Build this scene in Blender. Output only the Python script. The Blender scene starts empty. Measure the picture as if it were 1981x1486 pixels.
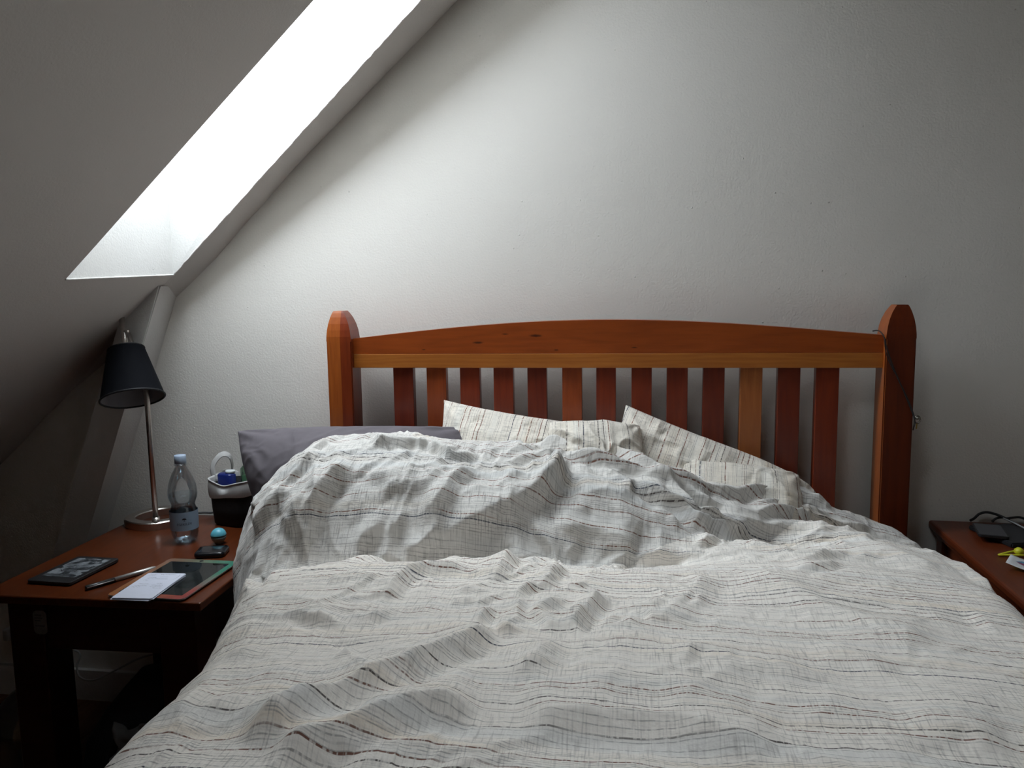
import bpy, bmesh, math, random
import numpy as np
from mathutils import Vector, Matrix
random.seed(7)
scene = bpy.context.scene
COL = scene.collection
FZ = -.10             # floor level in those coordinates
LIFT = 0.10          # everything below is measured from 10 cm above the floor

# ------------------------------------------------------------------ camera
cam_d = bpy.data.cameras.new('camera'); cam = bpy.data.objects.new('camera', cam_d); COL.objects.link(cam)
def cam_matrix(yaw, pitch, roll):
    cy, sy, cp, sp = math.cos(yaw), math.sin(yaw), math.cos(pitch), math.sin(pitch)
    fwd = Vector((-sy*cp, cy*cp, -sp)); right = Vector((cy, sy, 0)); up = right.cross(fwd)
    cr, sr = math.cos(roll), math.sin(roll)
    r2 = right*cr + up*sr; u2 = right*(-sr) + up*cr
    return Matrix((r2, u2, -fwd)).transposed()
M = cam_matrix(math.radians(8.478), math.radians(6.82), math.radians(-.8345)).to_4x4()
M.translation = Vector((0, -2.2, 1.22 + LIFT))
cam.matrix_world = M
cam_d.sensor_fit = 'HORIZONTAL'; cam_d.sensor_width = 36.0; cam_d.lens = 36.0*1498.8/1981
cam_d.clip_start = 0.02
scene.camera = cam

# ------------------------------------------------------------------ sky, light, exposure
scene.view_settings.view_transform = 'Standard'; scene.view_settings.look = 'None'
scene.view_settings.gamma = 1.0; scene.view_settings.use_curve_mapping = False
scene.view_settings.exposure = 0.0
SKY = 16.2
world = bpy.data.worlds.new('overcast_sky'); scene.world = world; world.use_nodes = True
bg = world.node_tree.nodes['Background']
bg.inputs[0].default_value = (0.86, 0.95, 1.02, 1)
# overcast sky: three times brighter overhead than at the horizon
wt = world.node_tree; tc_ = wt.nodes.new('ShaderNodeTexCoord'); sx_ = wt.nodes.new('ShaderNodeSeparateXYZ'); mr_ = wt.nodes.new('ShaderNodeMapRange')
wt.links.new(tc_.outputs['Generated'], sx_.inputs[0]); wt.links.new(sx_.outputs[2], mr_.inputs[0])
mr_.inputs[1].default_value = 0.0; mr_.inputs[2].default_value = 1.0; mr_.inputs[3].default_value = SKY*.45; mr_.inputs[4].default_value = SKY*1.35
wt.links.new(mr_.outputs[0], bg.inputs[1])
scene.cycles.use_denoising = True
scene.cycles.max_bounces = 8; scene.cycles.diffuse_bounces = 5; scene.cycles.glossy_bounces = 3; scene.cycles.transparent_max_bounces = 12
scene.cycles.use_adaptive_sampling = True; scene.cycles.adaptive_threshold = 0.03
scene.cycles.sample_clamp_indirect = 6.0
scene.cycles.caustics_reflective = False; scene.cycles.caustics_refractive = False

# ------------------------------------------------------------------ helpers
def tag(o, label=None, cat=None, group=None, kind=None):
    if label: o['label'] = label
    if cat: o['category'] = cat
    if group: o['group'] = group
    if kind: o['kind'] = kind
    return o
def empty(name, loc=(0, 0, 0), rz=0.0):
    o = bpy.data.objects.new(name, None); COL.objects.link(o); o.location = loc; o.rotation_euler = (0, 0, rz)
    o.empty_display_size = .05; return o
def link(name, me, mat=None, parent=None, smooth=False, loc=None, rot=None):
    o = bpy.data.objects.new(name, me); COL.objects.link(o)
    if mat is not None and not me.materials: me.materials.append(mat)
    if parent is not None: o.parent = parent
    if loc is not None: o.location = loc
    if rot is not None: o.rotation_euler = rot
    if smooth: me.polygons.foreach_set('use_smooth', [True]*len(me.polygons))
    return o
def from_bm(name, bm, mat=None, parent=None, smooth=False, **k):
    bmesh.ops.recalc_face_normals(bm, faces=bm.faces)
    me = bpy.data.meshes.new(name); bm.to_mesh(me); bm.free()
    return link(name, me, mat, parent, smooth, **k)
def add_box(bm, x0, x1, y0, y1, z0, z1, bev=0.0, seg=2):
    r = bmesh.ops.create_cube(bm, size=1.0); vs = r['verts']
    for v in vs:
        v.co = Vector((x0+(v.co.x+.5)*(x1-x0), y0+(v.co.y+.5)*(y1-y0), z0+(v.co.z+.5)*(z1-z0)))
    if bev > 0:
        es = list({e for v in vs for e in v.link_edges})
        bmesh.ops.bevel(bm, geom=es, offset=bev, segments=seg, profile=.5, affect='EDGES')
def box(name, x0, x1, y0, y1, z0, z1, mat, parent=None, bev=.002, **k):
    bm = bmesh.new(); add_box(bm, x0, x1, y0, y1, z0, z1, bev); return from_bm(name, bm, mat, parent, **k)
def loft(rings, close=True, caps=True):
    bm = bmesh.new(); R = [[bm.verts.new(p) for p in r] for r in rings]; n = len(R[0])
    for a, b in zip(R, R[1:]):
        for i in range(n if close else n-1):
            bm.faces.new((a[i], a[(i+1) % n], b[(i+1) % n], b[i]))
    if caps: bm.faces.new(R[0][::-1]); bm.faces.new(R[-1])
    return bm
def lathe(prof, n=40, mod=None):
    rings = []
    for r, z in prof:
        rings.append([((r*(mod(a, z) if mod else 1))*math.cos(a), (r*(mod(a, z) if mod else 1))*math.sin(a), z) for a in [2*math.pi*i/n for i in range(n)]])
    return loft(rings)
def smooth_path(pts, k=8):
    P = [Vector(p) for p in pts]; out = []
    for i in range(len(P)-1):
        p0 = P[max(i-1, 0)]; p1 = P[i]; p2 = P[i+1]; p3 = P[min(i+2, len(P)-1)]
        for j in range(k):
            t = j/k
            out.append(.5*((2*p1)+(p2-p0)*t+(2*p0-5*p1+4*p2-p3)*t*t+(3*p1-p0-3*p2+p3)*t**3))
    out.append(P[-1]); return out
def tube(pts, r, n=10, k=8, flat=None):
    P = smooth_path(pts, k) if k > 1 else [Vector(p) for p in pts]
    rings = []; up = Vector((0, 0, 1)); prev = None
    for i, p in enumerate(P):
        t = (P[min(i+1, len(P)-1)]-P[max(i-1, 0)]).normalized()
        if prev is None:
            a = t.cross(up); a = a if a.length > .05 else t.cross(Vector((1, 0, 0)))
        else: a = prev-t*prev.dot(t)
        a.normalize(); prev = a; b = t.cross(a)
        rr = r(i/(len(P)-1)) if callable(r) else r
        fa, fb = flat if flat else (1, 1)
        rings.append([p+a*(math.cos(2*math.pi*j/n)*rr*fa)+b*(math.sin(2*math.pi*j/n)*rr*fb) for j in range(n)])
    return loft(rings)
def xform(bm, mat): bmesh.ops.transform(bm, matrix=mat, verts=bm.verts); return bm

# ------------------------------------------------------------------ materials
class NT:
    def __init__(s, name):
        s.m = bpy.data.materials.new(name); s.m.use_nodes = True; s.t = s.m.node_tree; s.n = s.t.nodes
        s.p = s.n['Principled BSDF']; s.out = s.n['Material Output']
    def N(s, typ, **kw):
        nd = s.n.new('ShaderNode'+typ)
        for k, v in kw.items():
            if k.startswith('i_'): s.set(nd.inputs[int(k[2:])], v)
            else: setattr(nd, k, v)
        return nd
    def set(s, inp, v):
        if hasattr(v, 'is_output') or isinstance(v, bpy.types.NodeSocket): s.t.links.new(v, inp)
        else: inp.default_value = v
    def math(s, op, a, b=0.0, c=0.0, clamp=False):
        nd = s.n.new('ShaderNodeMath'); nd.operation = op; nd.use_clamp = clamp
        s.set(nd.inputs[0], a); s.set(nd.inputs[1], b); s.set(nd.inputs[2], c); return nd.outputs[0]
    def mix(s, f, a, b, blend='MIX'):
        nd = s.n.new('ShaderNodeMix'); nd.data_type = 'RGBA'; nd.blend_type = blend
        s.set(nd.inputs[0], f); s.set(nd.inputs[6], a); s.set(nd.inputs[7], b); return nd.outputs[2]
    def noise(s, vec, scale, detail=2.0, rough=.5, dim='3D'):
        nd = s.n.new('ShaderNodeTexNoise'); nd.noise_dimensions = dim
        if vec is not None: s.set(nd.inputs['Vector'], vec)
        nd.inputs['Scale'].default_value = scale; nd.inputs['Detail'].default_value = detail; nd.inputs['Roughness'].default_value = rough
        return nd.outputs[0]
    def comb(s, x=0.0, y=0.0, z=0.0):
        nd = s.n.new('ShaderNodeCombineXYZ'); s.set(nd.inputs[0], x); s.set(nd.inputs[1], y); s.set(nd.inputs[2], z); return nd.outputs[0]
    def white(s, vec):
        nd = s.n.new('ShaderNodeTexWhiteNoise'); nd.noise_dimensions = '3D'; s.set(nd.inputs[0], vec); return nd.outputs[0], nd.outputs[1]
    def range(s, v, a, b, c=0.0, d=1.0, smooth=False):
        nd = s.n.new('ShaderNodeMapRange'); nd.clamp = True
        if smooth: nd.interpolation_type = 'SMOOTHSTEP'
        s.set(nd.inputs[0], v)
        for i, x in zip((1, 2, 3, 4), (a, b, c, d)): nd.inputs[i].default_value = x
        return nd.outputs[0]
    def bump(s, h, strength, dist, nrm=None):
        nd = s.n.new('ShaderNodeBump'); nd.inputs['Strength'].default_value = strength; nd.inputs['Distance'].default_value = dist
        s.set(nd.inputs['Height'], h)
        if nrm is not None: s.set(nd.inputs['Normal'], nrm)
        return nd.outputs[0]
    def objc(s): return s.n.new('ShaderNodeTexCoord').outputs['Object']
    def fin(s, color=None, rough=None, normal=None, **kw):
        if color is not None: s.set(s.p.inputs['Base Color'], color)
        if rough is not None: s.set(s.p.inputs['Roughness'], rough)
        if normal is not None: s.set(s.p.inputs['Normal'], normal)
        for k, v in kw.items(): s.set(s.p.inputs[k.replace('_', ' ')], v)
        return s.m
def col(r, g, b): return (r, g, b, 1.0)
def plain(name, c, rough=.5, metal=0.0, var=.06, scale=60, bump=.0, **kw):
    t = NT(name); o = t.objc(); n = t.noise(o, scale, 3)
    c2 = tuple(max(0, x*(1-var*2)) for x in c[:3])+(1,); c1 = tuple(min(1, x*(1+var)) for x in c[:3])+(1,)
    nrm = t.bump(n, bump, .001) if bump else None
    return t.fin(t.mix(n, c2, c1), rough, nrm, Metallic=metal, **kw)
def wood(name, dark, light, axis='X', rough=.32, knots=0.0, seed=0.0, scale=1.0):
    t = NT(name); o = t.objc(); sx = t.N('SeparateXYZ', i_0=o).outputs
    k = {'X': (1.2, 14, 14), 'Y': (14, 1.2, 14), 'Z': (14, 14, 1.2)}[axis]
    v = t.comb(t.math('MULTIPLY', sx[0], k[0]*scale), t.math('MULTIPLY', sx[1], k[1]*scale), t.math('MULTIPLY_ADD', sx[2], k[2]*scale, seed))
    wob = t.noise(v, .7, 2)
    big = t.noise(v, 1.1, 3, .55)
    gl = t.math('FRACT', t.math('MULTIPLY', t.math('ADD', big, wob), 7.0))
    gl = t.math('ABSOLUTE', t.math('MULTIPLY_ADD', gl, 2.0, -1.0))
    fine = t.noise(v, 9.0, 4, .65)
    f = t.math('ADD', t.math('MULTIPLY', gl, .28), t.math('MULTIPLY', fine, .75), clamp=True)
    c = t.mix(f, dark, light)
    blot = t.noise(o, 3.0, 2)
    c = t.mix(t.range(blot, .35, .7, 0, .35), c, tuple(x*.62 for x in dark[:3])+(1,))
    if knots:
        for kx, kz, kr in ((-.405, 1.081, .016), (-.245, 1.099, .018), (-.330, 1.104, .010), (-.560, 1.062, .006), (.020, 1.066, .009), (-.190, 1.060, .007)):
            dx = t.math('MULTIPLY', t.math('SUBTRACT', sx[0], kx), 1/kr); dz = t.math('MULTIPLY', t.math('SUBTRACT', sx[2], kz), 4.2/kr)
            dd = t.math('SQRT', t.math('ADD', t.math('MULTIPLY', dx, dx), t.math('MULTIPLY', dz, dz)))
            dd = t.math('ADD', dd, t.math('MULTIPLY', t.noise(o, 120, 2), .5))
            c = t.mix(t.math('MULTIPLY', t.range(dd, .5, 1.5, 1, 0, True), knots), c, col(.03, .006, .003))
    return t.fin(c, rough, t.bump(fine, .08, .0006), Coat_Weight=.12, Coat_Roughness=.22, Specular_IOR_Level=.35)
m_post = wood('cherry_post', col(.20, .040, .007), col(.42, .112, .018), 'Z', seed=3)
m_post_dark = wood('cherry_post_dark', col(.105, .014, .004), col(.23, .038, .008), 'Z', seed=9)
m_post_right_shaded = wood('cherry_post_right_shaded', col(.060, .009, .003), col(.15, .026, .006), 'Z', seed=15)  # darker board, with the shade on the post's front put into its colour
m_arch = wood('cherry_arch', col(.19, .034, .006), col(.37, .078, .012), 'X', knots=.9, seed=1)
m_rail = wood('cherry_rail', col(.26, .070, .011), col(.48, .170, .032), 'X', seed=5)
m_slats = [wood('cherry_slat_a', col(.115, .012, .004), col(.25, .036, .008), 'Z', seed=2),
           wood('cherry_slat_b', col(.17, .026, .006), col(.35, .070, .013), 'Z', seed=6),
           wood('cherry_slat_c', col(.24, .062, .015), col(.45, .150, .040), 'Z', seed=8),
           wood('cherry_slat_d', col(.090, .009, .0035), col(.20, .028, .007), 'Z', seed=12)]
m_table = wood('stained_table', col(.055, .011, .0035), col(.135, .031, .0075), 'Y', rough=.28, seed=4)
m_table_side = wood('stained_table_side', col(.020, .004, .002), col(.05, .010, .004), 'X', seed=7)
m_chest = wood('stained_chest', col(.075, .014, .0045), col(.155, .032, .009), 'Y', rough=.35, seed=11)

def wall_paint(name, c, b=1.0):
    t = NT(name); o = t.objc()
    n1 = t.noise(o, 170, 1, .6); n2 = t.noise(o, 26, 1); n3 = t.noise(o, 2.2, 1)
    pip = t.N('TexVoronoi'); t.set(pip.inputs['Vector'], o); pip.inputs['Scale'].default_value = 38
    pi = t.math('MULTIPLY', t.range(pip.outputs['Distance'], .02, .10, 1, 0, True), t.range(n2, .55, .70, 0, 1))
    hh = t.math('MULTIPLY_ADD', n1, .80, t.math('MULTIPLY_ADD', pi, 2.2, t.math('MULTIPLY_ADD', n2, .75, t.math('MULTIPLY', n3, 6.0))))
    return t.fin(c, .75, t.bump(hh, 1.0*min(1, b), .001))
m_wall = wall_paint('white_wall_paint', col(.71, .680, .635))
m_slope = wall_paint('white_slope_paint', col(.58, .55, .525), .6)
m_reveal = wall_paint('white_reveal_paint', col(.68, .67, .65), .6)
m_beam = wall_paint('white_beam_paint', col(.60, .585, .57), 1.0)
m_floor = wood('floor_boards', col(.10, .035, .014), col(.20, .08, .035), 'Y', rough=.45)

def cloth_mat(name, base, stripes_v=True, strength=1.0, weave=1.0):
    t = NT(name); uv = t.n.new('ShaderNodeTexCoord').outputs['UV']; sp = t.N('SeparateXYZ', i_0=uv).outputs
    u, v = (sp[0], sp[1]) if stripes_v else (sp[1], sp[0])
    uvv = t.comb(u, v)
    wob = t.noise(uvv, 2.6, 3, .6); wob2 = t.noise(uvv, 14.0, 2)
    v2 = t.math('ADD', t.math('MULTIPLY_ADD', wob, .030, v), t.math('MULTIPLY', wob2, .004))
    def lines(pitch, width, p_lo, dashf, seed):
        q = t.math('MULTIPLY', v2, 1/pitch); idx = t.math('FLOOR', q); fr = t.math('FRACT', q)
        w, wc = t.white(t.comb(idx, seed, 0.0))
        on = t.math('GREATER_THAN', w, p_lo)
        jit = t.math('MULTIPLY_ADD', t.white(t.comb(idx, seed, 5.0))[0], .4, .3)
        d = t.math('ABSOLUTE', t.math('SUBTRACT', fr, jit))
        ln = t.range(d, width*.55, width*1.1, 1, 0, True)
        da = t.noise(t.comb(t.math('MULTIPLY', u, dashf), t.math('MULTIPLY', idx, 3.7)), 1.0, 1)
        da = t.range(da, .36, .54, .30, 1, True)
        fd = t.range(t.noise(t.comb(t.math('MULTIPLY', u, 7.0), t.math('MULTIPLY', idx, 1.7)), 1.0, 2), .34, .52, .30, 1, True)
        return t.math('MULTIPLY', t.math('MULTIPLY', on, ln), t.math('MULTIPLY', da, fd)), wc
    a, ac = lines(.0125, .105, .52, 230, 1.0)       # coloured running threads
    b, bc = lines(.0042, .20, .50, 130, 2.0)        # thin grey threads
    # soft colour bands
    band = t.noise(t.comb(0.0, t.math('MULTIPLY', v2, 20.0), 3.0), 1.0, 1)
    bandu = t.noise(t.comb(t.math('MULTIPLY', u, 3.0), t.math('MULTIPLY', v2, 20.0), 8.0), 1.0, 2)
    warm = tuple(x*y for x, y in zip(base[:3], (1.03, .955, .86)))+(1,)
    cool = tuple(x*y for x, y in zip(base[:3], (.90, .94, .98)))+(1,)
    c = t.mix(t.math('MULTIPLY', t.range(band, .52, .66, 0, 1, True), t.range(bandu, .4, .6, 0, .8)), base, warm)
    c = t.mix(t.math('MULTIPLY', t.range(band, .46, .34, 0, 1, True), .7), c, cool)
    # weave
    wv = t.noise(t.comb(t.math('MULTIPLY', u, 340.0), t.math('MULTIPLY', v, 26.0)), 1.0, 1)
    wh = t.noise(t.comb(t.math('MULTIPLY', u, 26.0), t.math('MULTIPLY', v, 360.0), 4.0), 1.0, 1)
    pat = t.range(t.noise(uvv, 9.0, 2), .38, .62, .35, 1.0)
    wvd = t.math('MULTIPLY', t.range(wv, .53, .70), pat)
    whd = t.math('MULTIPLY', t.range(wh, .55, .72), pat)
    wvl = t.range(wv, .40, .28); whl = t.range(wh, .38, .26)
    dk = t.math('MULTIPLY', t.math('ADD', wvd, t.math('MULTIPLY', whd, .6)), .55*weave, clamp=True)
    c = t.mix(dk, c, tuple(x*.45 for x in base[:3])+(1,))
    c = t.mix(t.math('MULTIPLY', t.math('ADD', wvl, whl), .25*weave, clamp=True), c, tuple(min(1, x*1.22) for x in base[:3])+(1,))
    c = t.mix(t.math('MULTIPLY', b, .50*strength), c, col(.16, .15, .15))
    hue = t.N('SeparateColor', i_0=ac).outputs
    tc = t.mix(t.math('GREATER_THAN', hue[0], .62), col(.035, .042, .065), col(.16, .060, .035))
    tc = t.mix(t.math('GREATER_THAN', hue[1], .72), tc, col(.07, .055, .05))
    c = t.mix(t.math('MULTIPLY', a, .95*strength, clamp=True), c, tc)
    crk = t.noise(uvv, 95.0, 2, .6); crk2 = t.noise(t.comb(t.math('MULTIPLY', u, 1.0), t.math('MULTIPLY', v, 1.6)), 38.0, 3, .6)
    h = t.math('MULTIPLY_ADD', t.math('ADD', wv, wh), .06, t.math('MULTIPLY_ADD', crk, .9, t.math('MULTIPLY', crk2, 2.7)))
    nrm = t.bump(h, 1.0, .001)
    return t.fin(c, .92, nrm, Sheen_Weight=.12, Sheen_Roughness=.6, Specular_IOR_Level=.2)
m_duvet = cloth_mat('striped_linen', col(.87, .82, .76))
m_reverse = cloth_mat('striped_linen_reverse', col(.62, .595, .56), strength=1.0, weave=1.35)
m_pillow = cloth_mat('striped_linen_pillow', col(.66, .61, .535), stripes_v=False, strength=1.1)

# ------------------------------------------------------------------ room shell
def poly(name, verts, faces, mat, parent=None, kind='structure'):
    me = bpy.data.meshes.new(name); me.from_pydata(verts, [], faces); me.update()
    o = link(name, me, mat, parent)
    if parent is None and kind: o['kind'] = kind
    return o
def slab(name, x0, x1, y0, y1, z0, z1, mat, kind='structure', parent=None):
    o = box(name, x0, x1, y0, y1, z0, z1, mat, parent, bev=0)
    if parent is None: o['kind'] = kind
    return o
XRW = 2.3; YB = -3.5; CZ = 2.66
slab('wall_north', -3.4, XRW+.1, 0.0, .12, FZ-.1, 2.9, m_wall)
slab('wall_east', XRW, XRW+.1, YB, 0, FZ, CZ+.1, m_wall)
slab('wall_south', -3.4, XRW+.1, YB-.1, YB, FZ, CZ+.2, m_wall)
slab('ceiling', .24, XRW+.1, YB, 0, CZ, CZ+.1, m_slope)
fl = empty('floor'); fl['kind'] = 'structure'
bx = -3.3; k = 0
while bx < XRW:
    w = .14
    o = box('plank', bx+.0008, min(bx+w, XRW+.05)-.0008, YB, -.0005, FZ-.02, FZ, m_floor, fl, bev=.001)
    bx += w
slab('floor', -3.4, XRW+.1, YB-.1, .1, FZ-.06, FZ-.018, m_floor)
# sloping ceiling with the skylight opening
def slope_z(x): return 1.586+.855*(x+.959)
def wall_prof(x):
    xs = [-3.2, -2.01, -1.61, -1.36, -1.25, -.96, -.464, .4]; zs = [-.12, .726, 1.012, 1.205, 1.30, 1.586, 2.019, 2.765]
    return float(np.interp(x, xs, zs))
def yr(x): return -.078-(x+1.32)*.128
def yl(x): return -.497-(x+1.32)*.075
HX0, HX1 = -1.322, -.10
rows = [-3.2, -2.6, -2.01, -1.8, -1.61, -1.45, HX0, -1.25, -1.1, -.96, -.8, -.6, -.464, -.3, HX1, .02, .16, .32]
V, Fc = [], []

HX2A, HX2B = -.464, .16
HSR, HSL = .008, -.013
W2R, W2L = -1.25, -1.62
for x in rows:
    xa, xb = (x+HSR, x+HSL) if x == HX0 else (x, x)      # the lower edge of the opening runs slightly askew
    V += [(x, .02, wall_prof(x)), (xa, yr(x), slope_z(xa)), (xb, yl(x), slope_z(xb))] + [(x, yy, slope_z(x)) for yy in (W2R, W2L, YB)]
for i in range(len(rows)-1):
    a, b = 6*i, 6*(i+1)
    in1 = HX0-1e-6 <= rows[i] and rows[i+1] <= HX1+1e-6
    in2 = HX2A-1e-6 <= rows[i] and rows[i+1] <= HX2B+1e-6
    for j in range(5):
        if (j == 1 and in1) or (j == 3 and in2): continue
        Fc.append((a+j, a+j+1, b+j+1, b+j))
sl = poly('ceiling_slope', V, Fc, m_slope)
# skylight shafts: vertical lower reveal, two side reveals, upper reveal square to the roof
UP = .35
def roof_z(x): return slope_z(x)+UP
def rp(x, y, up=.0): return Vector((x, y, roof_z(x)+up))
m_winframe = plain('white_lacquer', col(.75, .75, .74), .4)
t = NT('window_glass'); t.n.remove(t.p)
gl = t.N('BsdfGlossy'); gl.inputs['Roughness'].default_value = .02; tr = t.N('BsdfTransparent'); mx = t.N('MixShader')
mx.inputs[0].default_value = .07; t.t.links.new(tr.outputs[0], mx.inputs[1]); t.t.links.new(gl.outputs[0], mx.inputs[2]); t.t.links.new(mx.outputs[0], t.out.inputs[0])
m_glass = t.m
def lip(p, q, n, seed):
    r = random.Random(seed); p, q = Vector(p), Vector(q); pts = [p.lerp(q, i/n)+Vector((r.uniform(-1, 1)*.0012, r.uniform(-1, 1)*.0012, -.0005)) for i in range(n+1)]
    return tube(pts, lambda s: .0016+.0012*abs(math.sin(s*37+seed)), 6, 1)
def skylight(idx, hx0, hx1, yr, yl):
    TX = hx1-.20
    sr, sl_ = (HSR, HSL) if idx == 1 else (0, 0)
    c0 = (hx0+sr, yr(hx0), slope_z(hx0+sr)); c1 = (hx0+sl_, yl(hx0), slope_z(hx0+sl_)); c2 = (hx0+sl_, yl(hx0), roof_z(hx0+sl_)); c3 = (hx0+sr, yr(hx0), roof_z(hx0+sr))
    d0 = (hx1, yr(hx1), slope_z(hx1)); d1 = (hx1, yl(hx1), slope_z(hx1)); d2 = (TX, yl(hx1), roof_z(TX)); d3 = (TX, yr(hx1), roof_z(TX))
    rev = empty('skylight_reveal'); rev['kind'] = 'structure'
    poly('reveal_lower', [c0, c1, c2, c3], [(0, 1, 2, 3)], m_reveal, rev)
    poly('reveal_upper', [d0, d1, d2, d3], [(0, 3, 2, 1)], m_reveal, rev)
    poly('reveal_side', [c0, d0, d3, c3], [(0, 1, 2, 3)], m_reveal, rev)
    poly('reveal_side', [c1, d1, d2, c2], [(0, 3, 2, 1)], m_reveal, rev)
    # uneven plaster lip along the lower and wall-side edge of the opening
    from_bm('plaster_edge', lip(c0, c1, 40, 2), m_reveal, rev, True)
    from_bm('plaster_edge', lip(c0, d0, 90, 5), m_slope, rev, True)
    win = empty('window_%d' % idx); win['kind'] = 'structure'  # the second window is unseen, added for more light on the bed
    e0, e1, e2, e3 = rp(hx0, yl(hx0), .02), rp(hx0, yr(hx0), .02), rp(TX, yr(hx1), .02), rp(TX, yl(hx1), .02)
    for p, q in ((e0, e1), (e2, e3), (e0, e3), (e1, e2)): from_bm('window_frame', tube([p, q], .022, 4, 1), m_winframe, win)
    poly('pane', [p+Vector((0, 0, .01)) for p in (e0, e1, e2, e3)], [(0, 1, 2, 3)], m_glass, win)
    # portal: only guides the light sampling through the opening
    ld = bpy.data.lights.new('skylight_portal', 'AREA'); ld.shape = 'RECTANGLE'; ld.cycles.is_portal = True
    lo = bpy.data.objects.new('skylight_portal', ld); COL.objects.link(lo)
    ax = Vector((1, 0, .855)).normalized(); ay = Vector((0, 1, 0)); az = ax.cross(ay)
    lo.matrix_world = Matrix((ax, ay, az)).transposed().to_4x4(); lo.location = rp((hx0+TX)/2, (yr(hx0)+yl(hx0)+yr(hx1)+yl(hx1))/4, .06)
    ld.size = (TX-hx0)*math.sqrt(1+.855**2)+.1; ld.size_y = .62
skylight(1, HX0, HX1, yr, yl)
skylight(2, HX2A, HX2B, lambda x: W2R, lambda x: W2L)   # a smaller, unseen one, added higher up the slope to brighten the bed

# boxed roof strut against the gable wall
def strut_ring(z):
    xr = -1.384+(z-1.151)*.3916; xl = xr-.100
    return [(xl, -.100, z), (xr, -.100, z), (xr, .004, z), (xl, .004, z)]
bm = loft([strut_ring(z) for z in (FZ, .3, .6, .9, 1.25)])
bmesh.ops.bevel(bm, geom=[e for e in bm.edges if abs((e.verts[0].co-e.verts[1].co).z) > .1 and e.verts[0].co.y < -.05], offset=.004, segments=2, affect='EDGES')
st = from_bm('beam', bm, m_beam, None); tag(st, kind='structure')
# skirting
for i, (a, b) in enumerate(((-3.0, -1.96), (-1.84, XRW))):
    o = slab('baseboard_north', a, b, -.016, .0, FZ, .003, m_beam)
slab('baseboard_east', XRW-.016, XRW, YB, -.016, FZ, .003, m_beam)


# ------------------------------------------------------------------ bed
bed = empty('bed', (0, 0, FZ))
def bp(o): o.location.z -= FZ; return o      # parts are given in scene coordinates
tag(bed, 'cherry wood bed with arched slatted headboard between two tall posts', 'bed')
def post(sign):
    cxp = -.057
    S = [(FZ, 0, .073, -.120, -.045), (1.085, 0, .073, -.120, -.045), (1.100, .0006, .0715, -.1195, -.045), (1.118, .002, .0690, -.117, -.046), (1.136, .0048, .0640, -.113, -.048),
         (1.154, .009, .0560, -.107, -.051), (1.166, .0132, .0480, -.102, -.054), (1.172, .0165, .043, -.099, -.056)]
    rings = []
    for z, a, b, y0, y1 in S:
        xa, xb = -.837+a, -.837+b
        if sign > 0: xa, xb = 2*cxp-xa, 2*cxp-xb
        rings.append([(xa, y0, z), (xb, y0, z), (xb, y1, z), (xa, y1, z)])
    bm = loft(rings)
    bmesh.ops.bevel(bm, geom=[e for e in bm.edges if abs((e.verts[0].co-e.verts[1].co).z) > .5], offset=.003, segments=2, affect='EDGES')
    return bm
def half_colour(o, xs, m2):
    o.data.materials.append(m2)
    for p in o.data.polygons:
        if p.center.x > xs: p.material_index = 1
# left post: two boards glued side by side, the inner one darker
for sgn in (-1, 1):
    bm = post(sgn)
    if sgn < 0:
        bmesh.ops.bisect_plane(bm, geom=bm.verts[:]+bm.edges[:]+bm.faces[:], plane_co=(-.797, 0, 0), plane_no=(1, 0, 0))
    o = bp(from_bm('post', bm, m_post if sgn < 0 else m_post_right_shaded, bed))
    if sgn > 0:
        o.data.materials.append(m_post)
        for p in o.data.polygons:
            if p.normal.x < -.5: p.material_index = 1        # inner side lighter: the light falling on it is put into the colour
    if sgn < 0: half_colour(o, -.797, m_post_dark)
# arched top board
def arch_z(x):
    return float(np.interp(x, [-.764, -.56, -.37, -.2, -.017, .16, .318, .513, .650], [1.094, 1.114, 1.1295, 1.1375, 1.1400, 1.1345, 1.1200, 1.1010, 1.0955]))
xs = np.linspace(-.764, .650, 61)
cf = np.polyfit([-.764, -.56, -.37, -.2, -.017, .16, .318, .513, .650], [1.0935, 1.1155, 1.130, 1.138, 1.1400, 1.1355, 1.124, 1.107, 1.0955], 4)
rings = [[(x, -.103, 1.0505), (x, -.103, float(np.polyval(cf, x))), (x, -.054, float(np.polyval(cf, x))), (x, -.054, 1.0505)] for x in xs]
bm = loft(rings); tr_ = bp(from_bm('top_rail', bm, m_arch, bed))
tr_['label'] = 'arched top rail with dark knots'
bp(box('lower_rail', -.764, .650, -.104, -.052, 1.011, 1.0498, m_rail, bed, bev=.0012))
SL = [-.654, -.557, -.461, -.366, -.271, -.175, -.082, .013, .107, .202, .298, .394, .490]
SW = [.058, .056, .056, .055, .053, .054, .053, .054, .055, .056, .057, .057, .058]
SM = [3, 1, 0, 0, 3, 1, 0, 0, 0, 3, 2, 3, 0]
for a, w, mi in zip(SL, SW, SM):
    bp(box('slat', a, a+w, -.092, -.066, .33, 1.0112, m_slats[mi], bed, bev=.0015))
bp(box('bottom_rail', -.764, .650, -.104, -.070, .25, .33, m_rail, bed))
bp(box('side_rail', -.800, -.772, -2.15, -.11, .22, .40, m_post_dark, bed))
bp(box('side_rail', .660, .688, -2.15, -.11, .22, .40, m_post_dark, bed))
bp(box('foot_rail', -.80, .688, -2.19, -2.15, .18, .45, m_post_dark, bed))
for x in (-.80, .628): bp(box('leg', x, x+.06, -2.20, -2.14, FZ, .45, m_post_dark, bed))
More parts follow.
